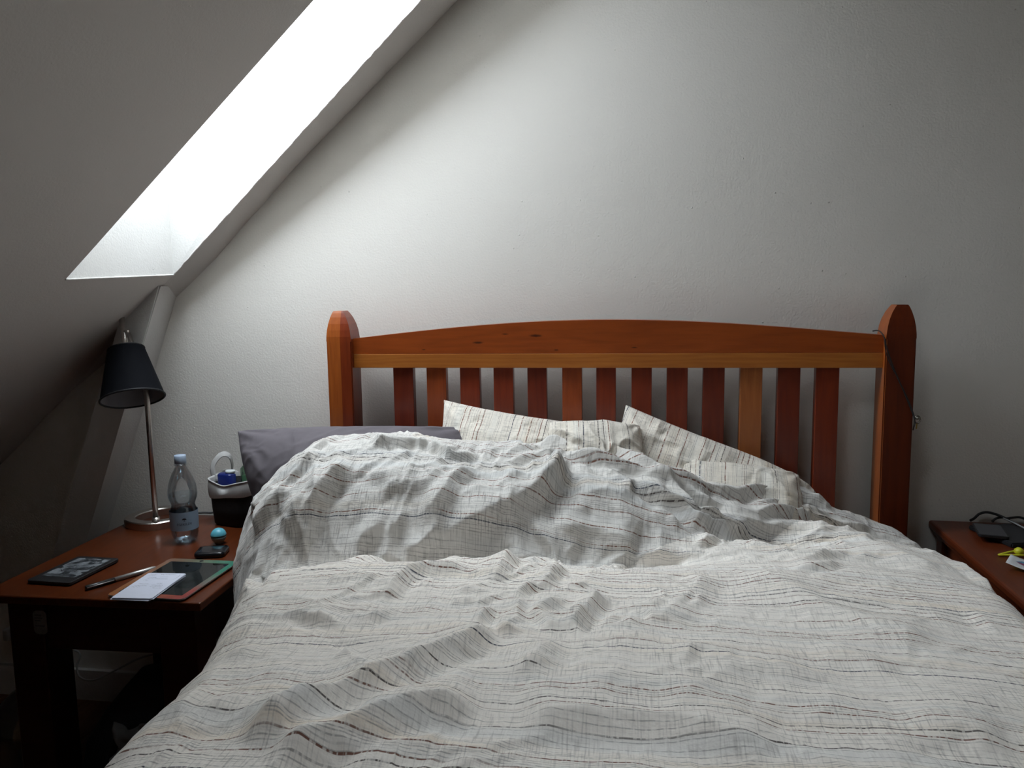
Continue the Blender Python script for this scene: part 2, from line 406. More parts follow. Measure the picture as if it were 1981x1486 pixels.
# mattress and the dark fitted sheet bulging out beside the quilt
m_sheet = plain('mauve_grey_cotton', col(.115, .100, .112), .9, var=.10, scale=30, bump=.3)
m_mauve = None
mat_ = box('mattress', -.700, .640, -2.12, -.112, .34, .545, m_sheet, bev=.03)
tag(mat_, 'dark grey mattress lying in the cherry wood bed under the striped quilt', 'mattress')
bm = bmesh.new(); add_box(bm, -.760, -.66, -.90, -.30, .5455, .572, .012, 3)
fs = from_bm('folded_sheet', bm, m_sheet, None, True)
tag(fs, 'dark mauve sheet edge sticking out between quilt and left bedside table', 'sheet')
# slatted base hidden below keeps the mattress up
bp(box('bed_base', -.772, .660, -2.15, -.12, .30, .3398, m_post_dark, bed))

# ------------------------------------------------------------------ quilt
# ---- duvet base surface: height stations across the bed (x -> list of (y, z)) ----
STN = {
 -1.00:[(-1.9,.60),(-1.4,.61),(-1.0,.625),(-.80,.63),(-.72,.60),(-.66,.57),(-.61,.60),(-.56,.68),(-.51,.735),(-.45,.785),(-.38,.82),(-.30,.81),(-.20,.77),(-.1,.70)],
 -.80:[(-1.9,.61),(-1.4,.62),(-1.0,.635),(-.82,.65),(-.74,.62),(-.67,.585),(-.61,.63),(-.57,.71),(-.52,.775),(-.45,.83),(-.38,.86),(-.30,.845),(-.20,.77),(-.1,.72)],
 -.60:[(-1.9,.63),(-1.4,.65),(-1.0,.67),(-.78,.69),(-.71,.67),(-.66,.592),(-.615,.635),(-.575,.73),(-.53,.79),(-.47,.828),(-.41,.850),(-.35,.865),(-.28,.85),(-.20,.80),(-.1,.74)],
 -.30:[(-1.9,.64),(-1.4,.665),(-1.0,.68),(-.76,.69),(-.70,.675),(-.65,.605),(-.60,.65),(-.56,.74),(-.515,.79),(-.46,.815),(-.40,.832),(-.35,.847),(-.28,.835),(-.20,.79),(-.1,.74)],
  .00:[(-1.9,.64),(-1.4,.67),(-1.0,.68),(-.74,.68),(-.66,.665),(-.60,.612),(-.56,.65),(-.52,.725),(-.47,.765),(-.41,.79),(-.35,.812),(-.28,.80),(-.20,.76),(-.1,.70)],
  .30:[(-1.9,.64),(-1.4,.67),(-1.0,.68),(-.70,.68),(-.53,.668),(-.47,.615),(-.44,.637),(-.405,.695),(-.37,.715),(-.33,.727),(-.28,.73),(-.22,.70),(-.15,.66),(-.1,.64)],
  .50:[(-1.9,.63),(-1.4,.66),(-1.0,.67),(-.70,.675),(-.40,.665),(-.345,.617),(-.31,.64),(-.27,.69),(-.23,.69),(-.19,.66),(-.15,.63),(-.1,.62)],
  .70:[(-1.9,.61),(-1.4,.63),(-1.0,.65),(-.70,.655),(-.46,.635),(-.39,.592),(-.32,.62),(-.25,.615),(-.18,.585),(-.14,.57),(-.1,.56)],
  .95:[(-1.9,.60),(-1.4,.62),(-1.0,.63),(-.70,.63),(-.46,.61),(-.39,.59),(-.32,.59),(-.25,.58),(-.18,.56),(-.14,.55),(-.1,.54)],
}
YG=np.linspace(-1.9,-.1,361)
def _table():
    xs=sorted(STN); T=np.array([np.interp(YG,*zip(*STN[x])) for x in xs])
    k=np.exp(-.5*(np.arange(-8,9)/3.2)**2); k/=k.sum()
    T=np.array([np.convolve(np.pad(r,8,mode='edge'),k,'valid') for r in T])
    XG=np.linspace(-1.05,1.0,206)
    Z=np.array([[np.interp(x,xs,T[:,j]) for x in XG] for j in range(len(YG))])
    k=np.exp(-.5*(np.arange(-16,17)/6.)**2); k/=k.sum()
    Z=np.array([np.convolve(np.pad(r,16,mode='edge'),k,'valid') for r in Z])
    return XG,Z
XG,ZT=_table()
def bil(XA,YA,T,x,y):
    fx=np.clip((x-XA[0])/(XA[1]-XA[0]),0,len(XA)-1.001); fy=np.clip((y-YA[0])/(YA[1]-YA[0]),0,len(YA)-1.001)
    i=fx.astype(int);j=fy.astype(int);a=fx-i;b=fy-j
    return (T[j,i]*(1-a)+T[j,i+1]*a)*(1-b)+(T[j+1,i]*(1-a)+T[j+1,i+1]*a)*b
def top(x,y): return bil(XG,YG,ZT,x,y)
def sm(v,tab):
    xs,ys=zip(*tab); return np.interp(v,xs,ys)
XL=[(-1.9,-.70),(-1.4,-.69),(-1.2,-.695),(-1.06,-.71),(-.87,-.765),(-.76,-.795),(-.68,-.83),(-.60,-.89),(-.5,-.925),(-.42,-.91),(-.35,-.85),(-.28,-.76),(-.2,-.70),(-.1,-.68)]
RL=[(-1.9,.09),(-.8,.10),(-.6,.15),(-.4,.16),(-.1,.12)]
HL=[(-1.9,.0),(-1.0,.0),(-.8,.0),(-.7,.0),(-.6,.05),(-.5,.05),(-.35,.02),(-.1,.0)]
XR=[(-1.9,.73),(-1.0,.73),(-.6,.735),(-.4,.735),(-.25,.715),(-.1,.68)]
RR=[(-1.9,.09),(-.1,.08)]
HR=[(-1.9,.0),(-.1,.0)]
YB_=[(-1.05,-.26),(-.7,-.20),(-.4,-.22),(0,-.23),(.3,-.19),(.5,-.15),(.75,-.13),(1,-.13)]  # back edge
Y0=-1.75
def YBK(s): return sm(s, YB_)
def grid(nu,nv):
    """u across 0..1, v along 0..1 -> s,y arrays"""
    u=np.linspace(0,1,nu)[None,:]; v=np.linspace(0,1,nv)[:,None]
    # y first estimate depends on s -> use nominal s
    s_nom=-1.1+2.1*u
    yb=sm(s_nom,YB_)
    y=Y0+(yb-Y0)*v
    xl=sm(y,XL);rl=sm(y,RL);hl=sm(y,HL);xr=sm(y,XR);rr=sm(y,RR);hr=sm(y,HR)
    s0=xl+rl-rl*np.pi/2-hl; s1=xr-rr+rr*np.pi/2+hr
    s=s0+(s1-s0)*u
    return s,y
def base(s,y):
    xl=sm(y,XL);rl=sm(y,RL);xr=sm(y,XR);rr=sm(y,RR)
    x=s.copy();drop=np.zeros_like(s)
    t=(xl+rl)-s; q=np.clip(t/rl,0,np.pi/2); L=t>0
    x=np.where(L,xl+rl-rl*np.sin(q),x); drop=np.where(L,rl*(1-np.cos(q))+np.maximum(t-rl*np.pi/2,0),drop)
    t=s-(xr-rr); q=np.clip(t/rr,0,np.pi/2); Rr=t>0
    x=np.where(Rr,xr-rr+rr*np.sin(q),x); drop=np.where(Rr,rr*(1-np.cos(q))+np.maximum(t-rr*np.pi/2,0),drop)
    return x,y,top(x,y)-drop

FOLDS=[
([(-0.192,-1.039),(-0.227,-1.072),(-0.254,-1.106),(-0.286,-1.151),(-0.309,-1.185),(-0.336,-1.215),(-0.361,-1.235),(-0.391,-1.265),(-0.421,-1.287),(-0.454,-1.321),(-0.484,-1.356)],1,0.018,0.06,0.02),
([(-0.183,-1.251),(-0.223,-1.26),(-0.255,-1.269),(-0.282,-1.285),(-0.3,-1.3),(-0.331,-1.319),(-0.354,-1.333),(-0.406,-1.357),(-0.438,-1.384)],1,0.02,0.07,0.022),
([(-0.289,-0.787),(-0.34,-0.781),(-0.383,-0.786),(-0.416,-0.813),(-0.423,-0.876),(-0.421,-0.941)],1,0.014,0.035,0.013),
([(-0.59,-0.988),(-0.553,-0.997),(-0.521,-1.007),(-0.481,-1.017),(-0.45,-1.028)],-1,0.01,0.03,0.011),
([(-0.444,-1.018),(-0.419,-0.998),(-0.395,-0.978),(-0.365,-0.982)],-1,0.012,0.02,0.008),
([(-0.21,-1.01),(-0.182,-1.041),(-0.175,-1.056)],-1,0.01,0.02,0.012),
([(-0.225,-0.935),(-0.237,-0.975),(-0.238,-1.017),(-0.236,-1.034)],1,0.01,0.022,0.013),
([(-0.455,-1.155),(-0.484,-1.174),(-0.518,-1.19),(-0.553,-1.205)],1,0.03,0.05,0.007),
([(-0.405,-1.103),(-0.415,-1.121),(-0.413,-1.147)],1,0.01,0.02,0.006),
([(-0.504,-1.247),(-0.536,-1.259),(-0.556,-1.274),(-0.58,-1.326),(-0.589,-1.368)],1,0.02,0.04,0.011),
([(-0.389,-1.271),(-0.414,-1.297),(-0.436,-1.322),(-0.472,-1.355)],1,0.02,0.04,0.008),
([(-0.176,-0.595),(-0.228,-0.607),(-0.243,-0.807),(-0.262,-0.841)],1,0.014,0.03,0.012),
([(-0.034,-0.849),(-0.054,-0.893),(-0.068,-0.932),(-0.084,-0.993),(-0.095,-1.042)],1,0.014,0.045,0.016),
([(0.152,-0.72),(0.116,-0.83),(0.075,-0.916),(0.046,-0.978)],1,0.025,0.04,0.008),
([(0.231,-0.712),(0.288,-0.785),(0.337,-0.858),(0.421,-0.922),(0.477,-0.981)],-1,0.05,0.05,0.01),
([(0.426,-0.634),(0.386,-0.676),(0.353,-0.693),(0.302,-0.708)],1,0.01,0.03,0.009),
([(0.602,-0.793),(0.602,-0.819),(0.599,-0.848),(0.601,-0.907)],-1,0.014,0.03,0.006),
([(-0.145,-1.27),(-0.086,-1.26),(-0.031,-1.253),(0.02,-1.251),(0.062,-1.255),(0.101,-1.268),(0.131,-1.283),(0.189,-1.298)],-1,0.025,0.08,0.014),
([(0.08,-1.037),(0.157,-1.093),(0.279,-1.1)],-1,0.04,0.05,0.006),
([(0.337,-1.199),(0.357,-1.203),(0.417,-1.223),(0.473,-1.249)],-1,0.03,0.06,0.01),
([(-0.152,-0.815),(-0.174,-0.845),(-0.192,-0.884),(-0.211,-0.92)],1,0.01,0.02,0.008),
([(-0.091,-0.882),(-0.124,-0.924),(-0.156,-0.963),(-0.174,-0.987)],1,0.012,0.022,0.01),
([(-0.157,-0.944),(-0.13,-0.988),(-0.107,-1.032)],-1,0.01,0.018,0.008),
([(-0.183,-0.884),(-0.184,-0.949),(-0.171,-1.016)],1,0.01,0.02,0.008),
([(-0.318,-0.879),(-0.278,-0.879),(-0.228,-0.891)],-1,0.01,0.02,0.007),
([(-0.313,-0.938),(-0.28,-0.919),(-0.243,-0.918)],-1,0.01,0.02,0.006),
([(-0.095,-1.052),(-0.116,-1.089),(-0.13,-1.135),(-0.157,-1.194)],1,0.02,0.045,0.011),
([(-0.538,-0.892),(-0.488,-0.865),(-0.425,-0.874)],-1,0.02,0.03,0.006),
([(0.276,-1.01),(0.335,-1.036),(0.401,-1.08)],-1,0.03,0.05,0.006),
([(-0.023,-1.093),(0.016,-1.059),(0.061,-1.066)],-1,0.03,0.05,0.005),
([(-0.077,-1.185),(-0.007,-1.167),(0.069,-1.184),(0.128,-1.205)],-1,0.03,0.05,0.007),
([(0.166,-1.173),(0.237,-1.18),(0.317,-1.175)],-1,0.03,0.05,0.006),
([(-0.561,-1.096),(-0.597,-1.113),(-0.627,-1.124)],1,0.015,0.03,0.007),
([(-0.341,-1.153),(-0.367,-1.167),(-0.403,-1.195)],1,0.015,0.03,0.006),
([(-0.198,-1.306),(-0.259,-1.334),(-0.316,-1.359),(-0.348,-1.38)],1,0.02,0.06,0.01),
([(-0.585,-1.215),(-0.591,-1.244),(-0.591,-1.284),(-0.588,-1.326)],1,0.014,0.03,0.009),
([(-0.167,-0.591),(-0.136,-0.748),(-0.144,-0.82),(-0.163,-0.858)],1,0.012,0.025,0.01),
([(-0.628,-0.484),(-0.643,-0.495),(-0.671,-0.507),(-0.69,-0.534),(-0.7,-0.554),(-0.701,-0.576),(-0.709,-0.598),(-0.705,-0.625)],1,0.014,0.05,0.024),
([(-0.342,-0.466),(-0.367,-0.486),(-0.391,-0.507),(-0.398,-0.537),(-0.419,-0.557),(-0.472,-0.572)],1,0.014,0.04,0.0168),
([(-0.137,-0.403),(-0.163,-0.472),(-0.199,-0.503),(-0.248,-0.533),(-0.296,-0.554),(-0.339,-0.569),(-0.388,-0.583),(-0.451,-0.601)],1,0.02,0.05,0.0264),
([(-0.376,-0.574),(-0.398,-0.577),(-0.423,-0.588),(-0.451,-0.599),(-0.497,-0.606)],1,0.008,0.014,0.0144),
([(-0.228,-0.546),(-0.211,-0.553),(-0.189,-0.563),(-0.168,-0.574),(-0.154,-0.584),(-0.118,-0.719)],-1,0.008,0.016,0.012),
([(-0.263,-0.555),(-0.329,-0.567),(-0.369,-0.572)],1,0.01,0.025,0.012),
([(-0.637,-0.421),(-0.563,-0.404),(-0.479,-0.395),(-0.446,-0.41),(-0.41,-0.435),(-0.373,-0.424),(-0.342,-0.404)],-1,0.01,0.03,0.0168),
([(-0.619,-0.393),(-0.588,-0.412),(-0.612,-0.44)],-1,0.008,0.02,0.0096),
([(-0.522,-0.575),(-0.549,-0.584),(-0.573,-0.592),(-0.601,-0.606)],1,0.01,0.03,0.0144),
([(-0.475,-0.56),(-0.503,-0.576),(-0.531,-0.591)],1,0.01,0.025,0.0108),
([(-0.618,-0.508),(-0.655,-0.519),(-0.688,-0.54),(-0.718,-0.563),(-0.754,-0.575),(-0.781,-0.585)],1,0.012,0.03,0.012),
([(-0.766,-0.524),(-0.796,-0.533),(-0.822,-0.541),(-0.856,-0.549),(-0.885,-0.554)],1,0.012,0.03,0.0132),
([(-0.799,-0.609),(-0.823,-0.611),(-0.838,-0.616),(-0.69,-0.902)],1,0.01,0.02,0.0144),
([(-0.711,-0.432),(-0.755,-0.457),(-0.783,-0.484),(-0.815,-0.508)],1,0.012,0.035,0.012),
([(-0.511,-0.5),(-0.558,-0.51),(-0.609,-0.501)],1,0.012,0.03,0.0072),
([(-0.41,-0.512),(-0.481,-0.522),(-0.526,-0.538),(-0.557,-0.555)],1,0.015,0.03,0.0096),
([(-0.14,-0.367),(-0.201,-0.371),(-0.245,-0.387),(-0.306,-0.418)],1,0.01,0.03,0.0096),
([(-0.227,-0.3),(-0.143,-0.306),(-0.044,-0.319),(0.022,-0.352),(0.07,-0.375),(0.17,-0.38),(0.255,-0.362),(0.398,-0.27),(0.506,-0.268)],-1,0.01,0.022,0.018),
([(-0.153,-0.366),(-0.088,-0.372),(-0.017,-0.385),(0.045,-0.387),(0.106,-0.39),(0.152,-0.401),(0.189,-0.411),(0.233,-0.41),(0.291,-0.403),(0.43,-0.327),(0.59,-0.296)],-1,0.01,0.02,0.018),
([(0.008,-0.419),(0.027,-0.43),(0.049,-0.441),(0.074,-0.453),(0.103,-0.462),(0.124,-0.473),(0.145,-0.488),(0.204,-0.475),(0.277,-0.44)],-1,0.012,0.03,0.024),
([(0.018,-0.411),(0.058,-0.397),(0.086,-0.397),(0.11,-0.412),(0.124,-0.429),(0.134,-0.445),(0.149,-0.453),(0.206,-0.434),(0.266,-0.424),(0.331,-0.42)],1,0.011,0.022,0.0204),
([(0.016,-0.422),(0.002,-0.445),(0.0,-0.469),(0.017,-0.484)],1,0.008,0.016,0.012),
([(-0.153,-0.366),(-0.158,-0.42),(-0.166,-0.462),(-0.189,-0.488),(-0.22,-0.511)],1,0.014,0.035,0.0168),
([(-0.171,-0.55),(-0.138,-0.55),(-0.103,-0.544),(-0.058,-0.544),(-0.027,-0.548),(0.039,-0.554)],-1,0.012,0.035,0.0156),
([(-0.087,-0.555),(-0.103,-0.564),(-0.118,-0.574),(-0.138,-0.594)],1,0.01,0.025,0.0108),
([(0.141,-0.555),(0.148,-0.546),(0.165,-0.538),(0.205,-0.519)],-1,0.008,0.014,0.012),
([(-0.062,-0.593),(-0.023,-0.581),(0.02,-0.574),(0.078,-0.569),(0.138,-0.583)],-1,0.008,0.02,0.012),
([(0.045,-0.487),(0.089,-0.496),(0.122,-0.522)],-1,0.01,0.02,0.0096),
([(-0.142,-0.48),(-0.094,-0.483),(-0.025,-0.489),(0.021,-0.503)],-1,0.02,0.04,0.0084),
([(-0.102,-0.572),(-0.035,-0.563),(0.032,-0.562)],-1,0.012,0.025,0.0096),
([(0.27,-0.392),(0.375,-0.328),(0.478,-0.295),(0.552,-0.288)],-1,0.008,0.015,0.0084),
([(0.213,-0.446),(0.278,-0.426),(0.337,-0.413),(0.384,-0.4)],-1,0.008,0.014,0.0072),
([(-0.252,-0.447),(-0.216,-0.457),(-0.18,-0.443)],-1,0.012,0.03,0.0084),
([(-0.294,-0.499),(-0.247,-0.483),(-0.195,-0.479)],-1,0.012,0.03,0.0072),
([(-0.127,-0.513),(-0.093,-0.521),(-0.08,-0.533)],-1,0.012,0.02,0.0084),
([(-0.293,-0.583),(-0.247,-0.584),(-0.202,-0.587)],-1,0.015,0.03,0.0096),
([(0.392,-0.419),(0.485,-0.452),(0.554,-0.538),(0.621,-0.629)],-1,0.04,0.04,0.0084),
([(0.682,-0.487),(0.695,-0.56),(0.696,-0.675)],-1,0.015,0.02,0.0096)]

class VN:
    """smooth lattice noise, vectorised"""
    def __init__(s, seed, n=257): s.n = n-1; s.t = np.random.RandomState(seed).rand(n, n)*2-1; s.t[-1] = s.t[0]; s.t[:, -1] = s.t[:, 0]
    def __call__(s, x, y):
        x = x % s.n; y = y % s.n; i = np.floor(x).astype(int); j = np.floor(y).astype(int); a = x-i; b = y-j
        a = a*a*a*(a*(a*6-15)+10); b = b*b*b*(b*(b*6-15)+10); T = s.t
        i %= s.n; j %= s.n
        return (T[j, i]*(1-a)+T[j, i+1]*a)*(1-b)+(T[j+1, i]*(1-a)+T[j+1, i+1]*a)*b
def wrinkle(s, y, seed):
    n = VN(seed); n2 = VN(seed+1); n3 = VN(seed+2)
    wx = s*9+1.2*n2(s*5+7, y*5); wy = y*9+1.2*n3(s*5, y*5+9)
    return 1-2*np.abs(n(wx+40, wy+40))**.9
def small_creases():
    r = np.random.RandomState(42); out = []
    # (s range, y range, mean direction deg, spread, length, height, count)
    for s0, s1, y0, y1, ang, spr, l0, l1, h0, h1, n in (
        (-.92, -.1, -.66, -.30, 215, 38, .07, .20, .003, .0085, 60), (-.15, .62, -.62, -.22, 184, 26, .08, .26, .003, .008, 60),
        (-.75, .0, -1.5, -.70, 222, 26, .05, .20, .0012, .0038, 60), (.0, .70, -1.5, -.55, 200, 35, .06, .22, .0008, .0022, 35),
        (-.3, .15, -1.15, -.68, 235, 40, .03, .10, .002, .0055, 40), (-.95, -.70, -.75, -.35, 250, 20, .06, .16, .004, .009, 14)):
        for _ in range(n):
            x, yy = r.uniform(s0, s1), r.uniform(y0, y1); a = math.radians(ang+r.normal()*spr); L = r.uniform(l0, l1); b = r.uniform(-.5, .5)
            pts = []
            for k in range(6):
                pts.append((x, yy)); x += math.cos(a)*L/5; yy += math.sin(a)*L/5; a += b/5+r.normal()*.10
            h = r.uniform(h0, h1); w = .004+h*r.uniform(.5, 1.1)
            out.append((pts, 1 if math.cos(a) < 0 else -1, w, w*r.uniform(1.6, 3.5), h*r.choice([1, 1, 1, -.6])))
    return out
def fold_field(s, y):
    H = np.zeros_like(s)
    for pts, sg, ws, wg, h in FOLDS+small_creases():
        P = np.array(pts); 
        if len(P) < 2: continue
        mar = 3.2*max(wg, ws)
        m = (s > P[:, 0].min()-mar) & (s < P[:, 0].max()+mar) & (y > P[:, 1].min()-mar) & (y < P[:, 1].max()+mar)
        if not m.any(): continue
        sx, yy = s[m], y[m]; best = np.full(sx.shape, 1e9); sd = np.zeros_like(sx); arc = np.zeros_like(sx)
        L = np.r_[0, np.cumsum(np.hypot(*np.diff(P, axis=0).T))]; tot = L[-1]
        for i in range(len(P)-1):
            a, b = P[i], P[i+1]; d = b-a; l2 = (d**2).sum()+1e-12
            t = np.clip(((sx-a[0])*d[0]+(yy-a[1])*d[1])/l2, 0, 1)
            ex = sx-(a[0]+t*d[0]); ey = yy-(a[1]+t*d[1]); dd = np.hypot(ex, ey)
            c = d[0]*(yy-a[1])-d[1]*(sx-a[0]); u = dd < best
            best = np.where(u, dd, best); sd = np.where(u, np.where(c*sg > 0, 1., -1.), sd); arc = np.where(u, L[i]+t*math.sqrt(l2), arc)
        tap = np.clip(np.minimum(arc, tot-arc)/min(.055, .42*tot), 0, 1); tap = .0+1.0*tap*tap*(3-2*tap)
        wob = 1+.25*np.sin(arc*60+h*900)
        steep = np.exp(-(best/ws)**1.5)-.30*np.exp(-((best-2.0*ws)/(.9*ws))**2)
        gent = np.exp(-(best/(wg*wob))**1.15)
        H[m] += 1.35*h*tap*np.where(sd > 0, steep, gent)
    return H
def make_quilt():
    NU, NV = 680, 620
    s, y = grid(NU, NV)
    X, Y, Z = base(s, y)
    P = np.stack([X, Y, Z], -1)
    du = np.gradient(P, axis=1); dv = np.gradient(P, axis=0)
    n = np.cross(du, dv); n /= np.linalg.norm(n, axis=-1, keepdims=True)+1e-12
    H = fold_field(s, y)
    # crumple amount: strong on the bunched upper part, calmer in front
    hump = 1/(1+np.exp(-(y-(-.72+.35*np.clip(s, 0, .6)))/.04))
    left = 1/(1+np.exp((s+.05)/.12))
    w1 = wrinkle(s*1.0, y*1.35, 11); w2 = wrinkle(s*2.6+3, y*2.6, 21); w3 = wrinkle(s*6+1, y*6, 31)
    H += w1*(.0016+.0025*hump+.0010*left) + w2*(.0011+.0018*hump) + w3*(.0003+.0006*hump)
    b1, b2 = VN(51), VN(52)
    H += .010*b1(s*3.5+20, y*4.5+30)+.0035*b2(s*9+20, y*12+30)
    edge = np.clip((YBK(s)-y)/.05, 0, 1); H *= .55+.45*edge
    Q = P+n*H[..., None]
    # arc length along the bed for the woven stripes
    mid = slice(NU//3, 2*NU//3)
    dl = np.linalg.norm(np.diff(P[:, mid], axis=0), axis=-1).mean(1); va = np.r_[0, np.cumsum(dl)]
    yl_ = y[:, mid].mean(1)
    UVv = np.interp(y, yl_, va); UVu = s
    # rolled hems: left, right and back edges turn under so the quilt has a body
    th = np.linspace(0, math.pi, 7)[1:]
    def ring(e, inward, r=.020):
        return [e+r*((1-math.cos(a))*inward+math.sin(a)*np.array([0, 0, -1.])) for a in th]
    Lr = ring(Q[:, 0], np.array([1., 0, 0])); Rr = ring(Q[:, -1], np.array([-1., 0, 0]))
    Q = np.concatenate([np.stack(Lr[::-1], 1), Q, np.stack(Rr, 1)], 1)
    k = len(th)
    pad = lambda A: np.concatenate([A[:, :1]-np.arange(k, 0, -1)*.01, A, A[:, -1:]+np.arange(1, k+1)*.01], 1)
    UVu = pad(UVu); UVv = np.concatenate([np.repeat(UVv[:, :1], k, 1), UVv, np.repeat(UVv[:, -1:], k, 1)], 1)
    Br = ring(Q[-1], np.array([0, -1., 0]), .016)
    Q = np.concatenate([Q, np.stack(Br, 0)], 0)
    UVu = np.concatenate([UVu, np.repeat(UVu[-1:], k, 0)], 0)
    UVv = np.concatenate([UVv, UVv[-1:]+np.arange(1, k+1)[:, None]*.008], 0)
    h, w = Q.shape[:2]
    idx = np.arange(h*w).reshape(h, w)
    F = np.stack([idx[:-1, :-1], idx[:-1, 1:], idx[1:, 1:], idx[1:, :-1]], -1).reshape(-1, 4)
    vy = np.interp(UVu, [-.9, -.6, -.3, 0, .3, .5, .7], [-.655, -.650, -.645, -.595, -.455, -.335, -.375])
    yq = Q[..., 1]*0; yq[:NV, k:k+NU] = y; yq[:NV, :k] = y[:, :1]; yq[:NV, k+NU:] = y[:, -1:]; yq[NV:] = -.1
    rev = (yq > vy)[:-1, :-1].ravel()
    return grid_mesh('quilt', Q.reshape(-1, 3), F, np.stack([UVu, UVv], -1).reshape(-1, 2)), rev
def grid_mesh(name, V, F, UV):
    me = bpy.data.meshes.new(name); nF = len(F)
    me.vertices.add(len(V)); me.vertices.foreach_set('co', V.astype(np.float32).ravel())
    me.loops.add(nF*4); me.loops.foreach_set('vertex_index', F.astype(np.int32).ravel())
    me.polygons.add(nF); me.polygons.foreach_set('loop_start', np.arange(0, nF*4, 4, dtype=np.int32)); me.polygons.foreach_set('loop_total', np.full(nF, 4, dtype=np.int32))
    me.polygons.foreach_set('use_smooth', np.ones(nF, dtype=bool))
    uv = me.uv_layers.new(name='UVMap'); uv.data.foreach_set('uv', UV[F.ravel()].astype(np.float32).ravel())
    me.update(calc_edges=True); me.validate(); return me
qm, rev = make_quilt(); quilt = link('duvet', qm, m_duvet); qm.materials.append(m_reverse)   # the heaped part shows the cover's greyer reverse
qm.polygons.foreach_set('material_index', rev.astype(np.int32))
tag(quilt, 'crumpled pale linen duvet with thin dark stripes heaped over the bed', 'duvet')

# ------------------------------------------------------------------ pillows
def pillow(name, label, center, yaw, roll, lean, w, h, t, mat, seed, group=None, uvs=1.0, wr=.008, pinch=.10, pw=(2.6, 2.2), shear=0, rnd=.02, rr=0):
    n = 110; m = 80
    a = np.linspace(-1, 1, n)[None, :]+np.zeros((m, 1)); b = np.linspace(-1, 1, m)[:, None]+np.zeros((1, n))
    # denser toward the rim
    a = np.sin(a*math.pi/2)*.35+a*.65; b = np.sin(b*math.pi/2)*.35+b*.65
    x = a*w/2*(1-pinch*(1-b*b)); y = b*h/2*(1-pinch*1.2*(1-a*a))
    cr = (a*b)**2; x = x*(1-rnd*cr-rr*cr*(a > 0))-shear*y*np.clip(-a, 0, 1); y = y*(1-rnd*cr-rr*cr*(a > 0))
    T = t/2*np.clip((1-np.abs(a)**pw[0])*(1-np.abs(b)**pw[1]), 0, 1)**.55
    cor = np.clip((np.abs(a)+np.abs(b)-1)/1, 0, 1)
    wn = wrinkle(x*1.2+seed, y*1.2, 60+seed)*wr+wrinkle(x*3+seed, y*3, 80+seed)*wr*.4
    fan = np.sin((np.arctan2(np.abs(b)-1.1, np.abs(a)-1.1))*14)*cor*.006
    rim = np.clip(T/(t/2)*2.2, 0, 1)
    fr = np.stack([x, y, T+(wn+fan)*rim], -1); bk = np.stack([x, y, -T-(wn*.6)*rim], -1)
    V = np.concatenate([fr.reshape(-1, 3), bk.reshape(-1, 3)]); idx = np.arange(m*n).reshape(m, n)
    F1 = np.stack([idx[:-1, :-1], idx[:-1, 1:], idx[1:, 1:], idx[1:, :-1]], -1).reshape(-1, 4)
    F2 = F1[:, ::-1]+m*n
    UV = np.concatenate([np.stack([x, y], -1).reshape(-1, 2)]*2)*uvs+seed
    me = grid_mesh(name, V, np.concatenate([F1, F2]), UV)
    bm = bmesh.new(); bm.from_mesh(me); bmesh.ops.remove_doubles(bm, verts=bm.verts, dist=1e-5); bm.to_mesh(me); bm.free()
    o = link(name, me, mat)
    # local x right, y up, z toward the room; lean tips the top back to the headboard
    o.matrix_world = Matrix.Translation(center) @ Matrix.Rotation(yaw, 4, 'Z') @ Matrix.Rotation(math.radians(90)-lean, 4, 'X') @ Matrix.Rotation(roll, 4, 'Z')
    tag(o, label, 'pillow', group); return o
R_ = math.radians
pillow('pillow', 'plain dark mauve pillow at the left end, above the bedside table', (-.722, -.245, .750), 0, R_(1.5), R_(35), .64, .25, .20, m_sheet, 1, wr=.005, pinch=.03, pw=(4, 2.0), shear=.45, rnd=.05)
pillow('pillow', 'striped pillow left of centre, its pointed corner against the second slat', (-.262, -.190, .745), 0, R_(-8), R_(22), .54, .32, .17, m_pillow, 2, pinch=.08)
pillow('pillow', 'small bunched striped pillow end with a knotted corner at the middle of the bed', (-.080, -.250, .775), R_(8), R_(-3), R_(30), .25, .24, .20, m_pillow, 3, wr=.018, pinch=.02, rnd=.06)
pillow('pillow', 'long striped pillow sliding down to the right behind the folded one', (.210, -.195, .668), 0, R_(-20.5), R_(22), .58, .34, .19, m_pillow, 4, pinch=.05, rnd=.0, rr=.22)
pillow('pillow', 'folded striped pillow in front on the right, with a boxy right end', (.272, -.265, .655), 0, R_(-5), R_(35), .31, .27, .22, m_pillow, 5, wr=.010, pinch=.0, pw=(6, 2.4), rnd=.05)

# ------------------------------------------------------------------ left bedside table
TZ = .560; TZ2 = .543; KT = (1.22-TZ2)/(1.22-TZ)
lt = empty('bedside_table', (-1.185*KT, (-.395+2.2)*KT-2.2, FZ), R_(1.2))
tag(lt, 'dark red-brown wooden bedside table with a lamp on it, left of the bed', 'table')
def lb(name, x0, x1, y0, y1, z0, z1, mat, bev=.002, parent=None):
    return box(name, (x0+1.185)*KT, (x1+1.185)*KT, (y0+.395)*KT, (y1+.395)*KT, z0-FZ, z1-FZ, mat, parent or lt, bev=bev)
lb('table_top', -1.452, -.918, -.715, -.074, TZ2-.020, TZ2, m_table, .003)
for x0 in (-1.392, -1.028):
    for y0 in (-.700, -.180):
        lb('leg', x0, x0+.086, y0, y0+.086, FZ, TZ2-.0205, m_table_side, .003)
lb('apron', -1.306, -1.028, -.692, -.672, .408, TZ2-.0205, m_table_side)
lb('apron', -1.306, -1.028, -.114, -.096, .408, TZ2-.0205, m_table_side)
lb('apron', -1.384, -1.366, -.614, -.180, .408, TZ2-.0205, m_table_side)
lb('apron', -.962, -.944, -.614, -.180, .408, TZ2-.0205, m_table_side)
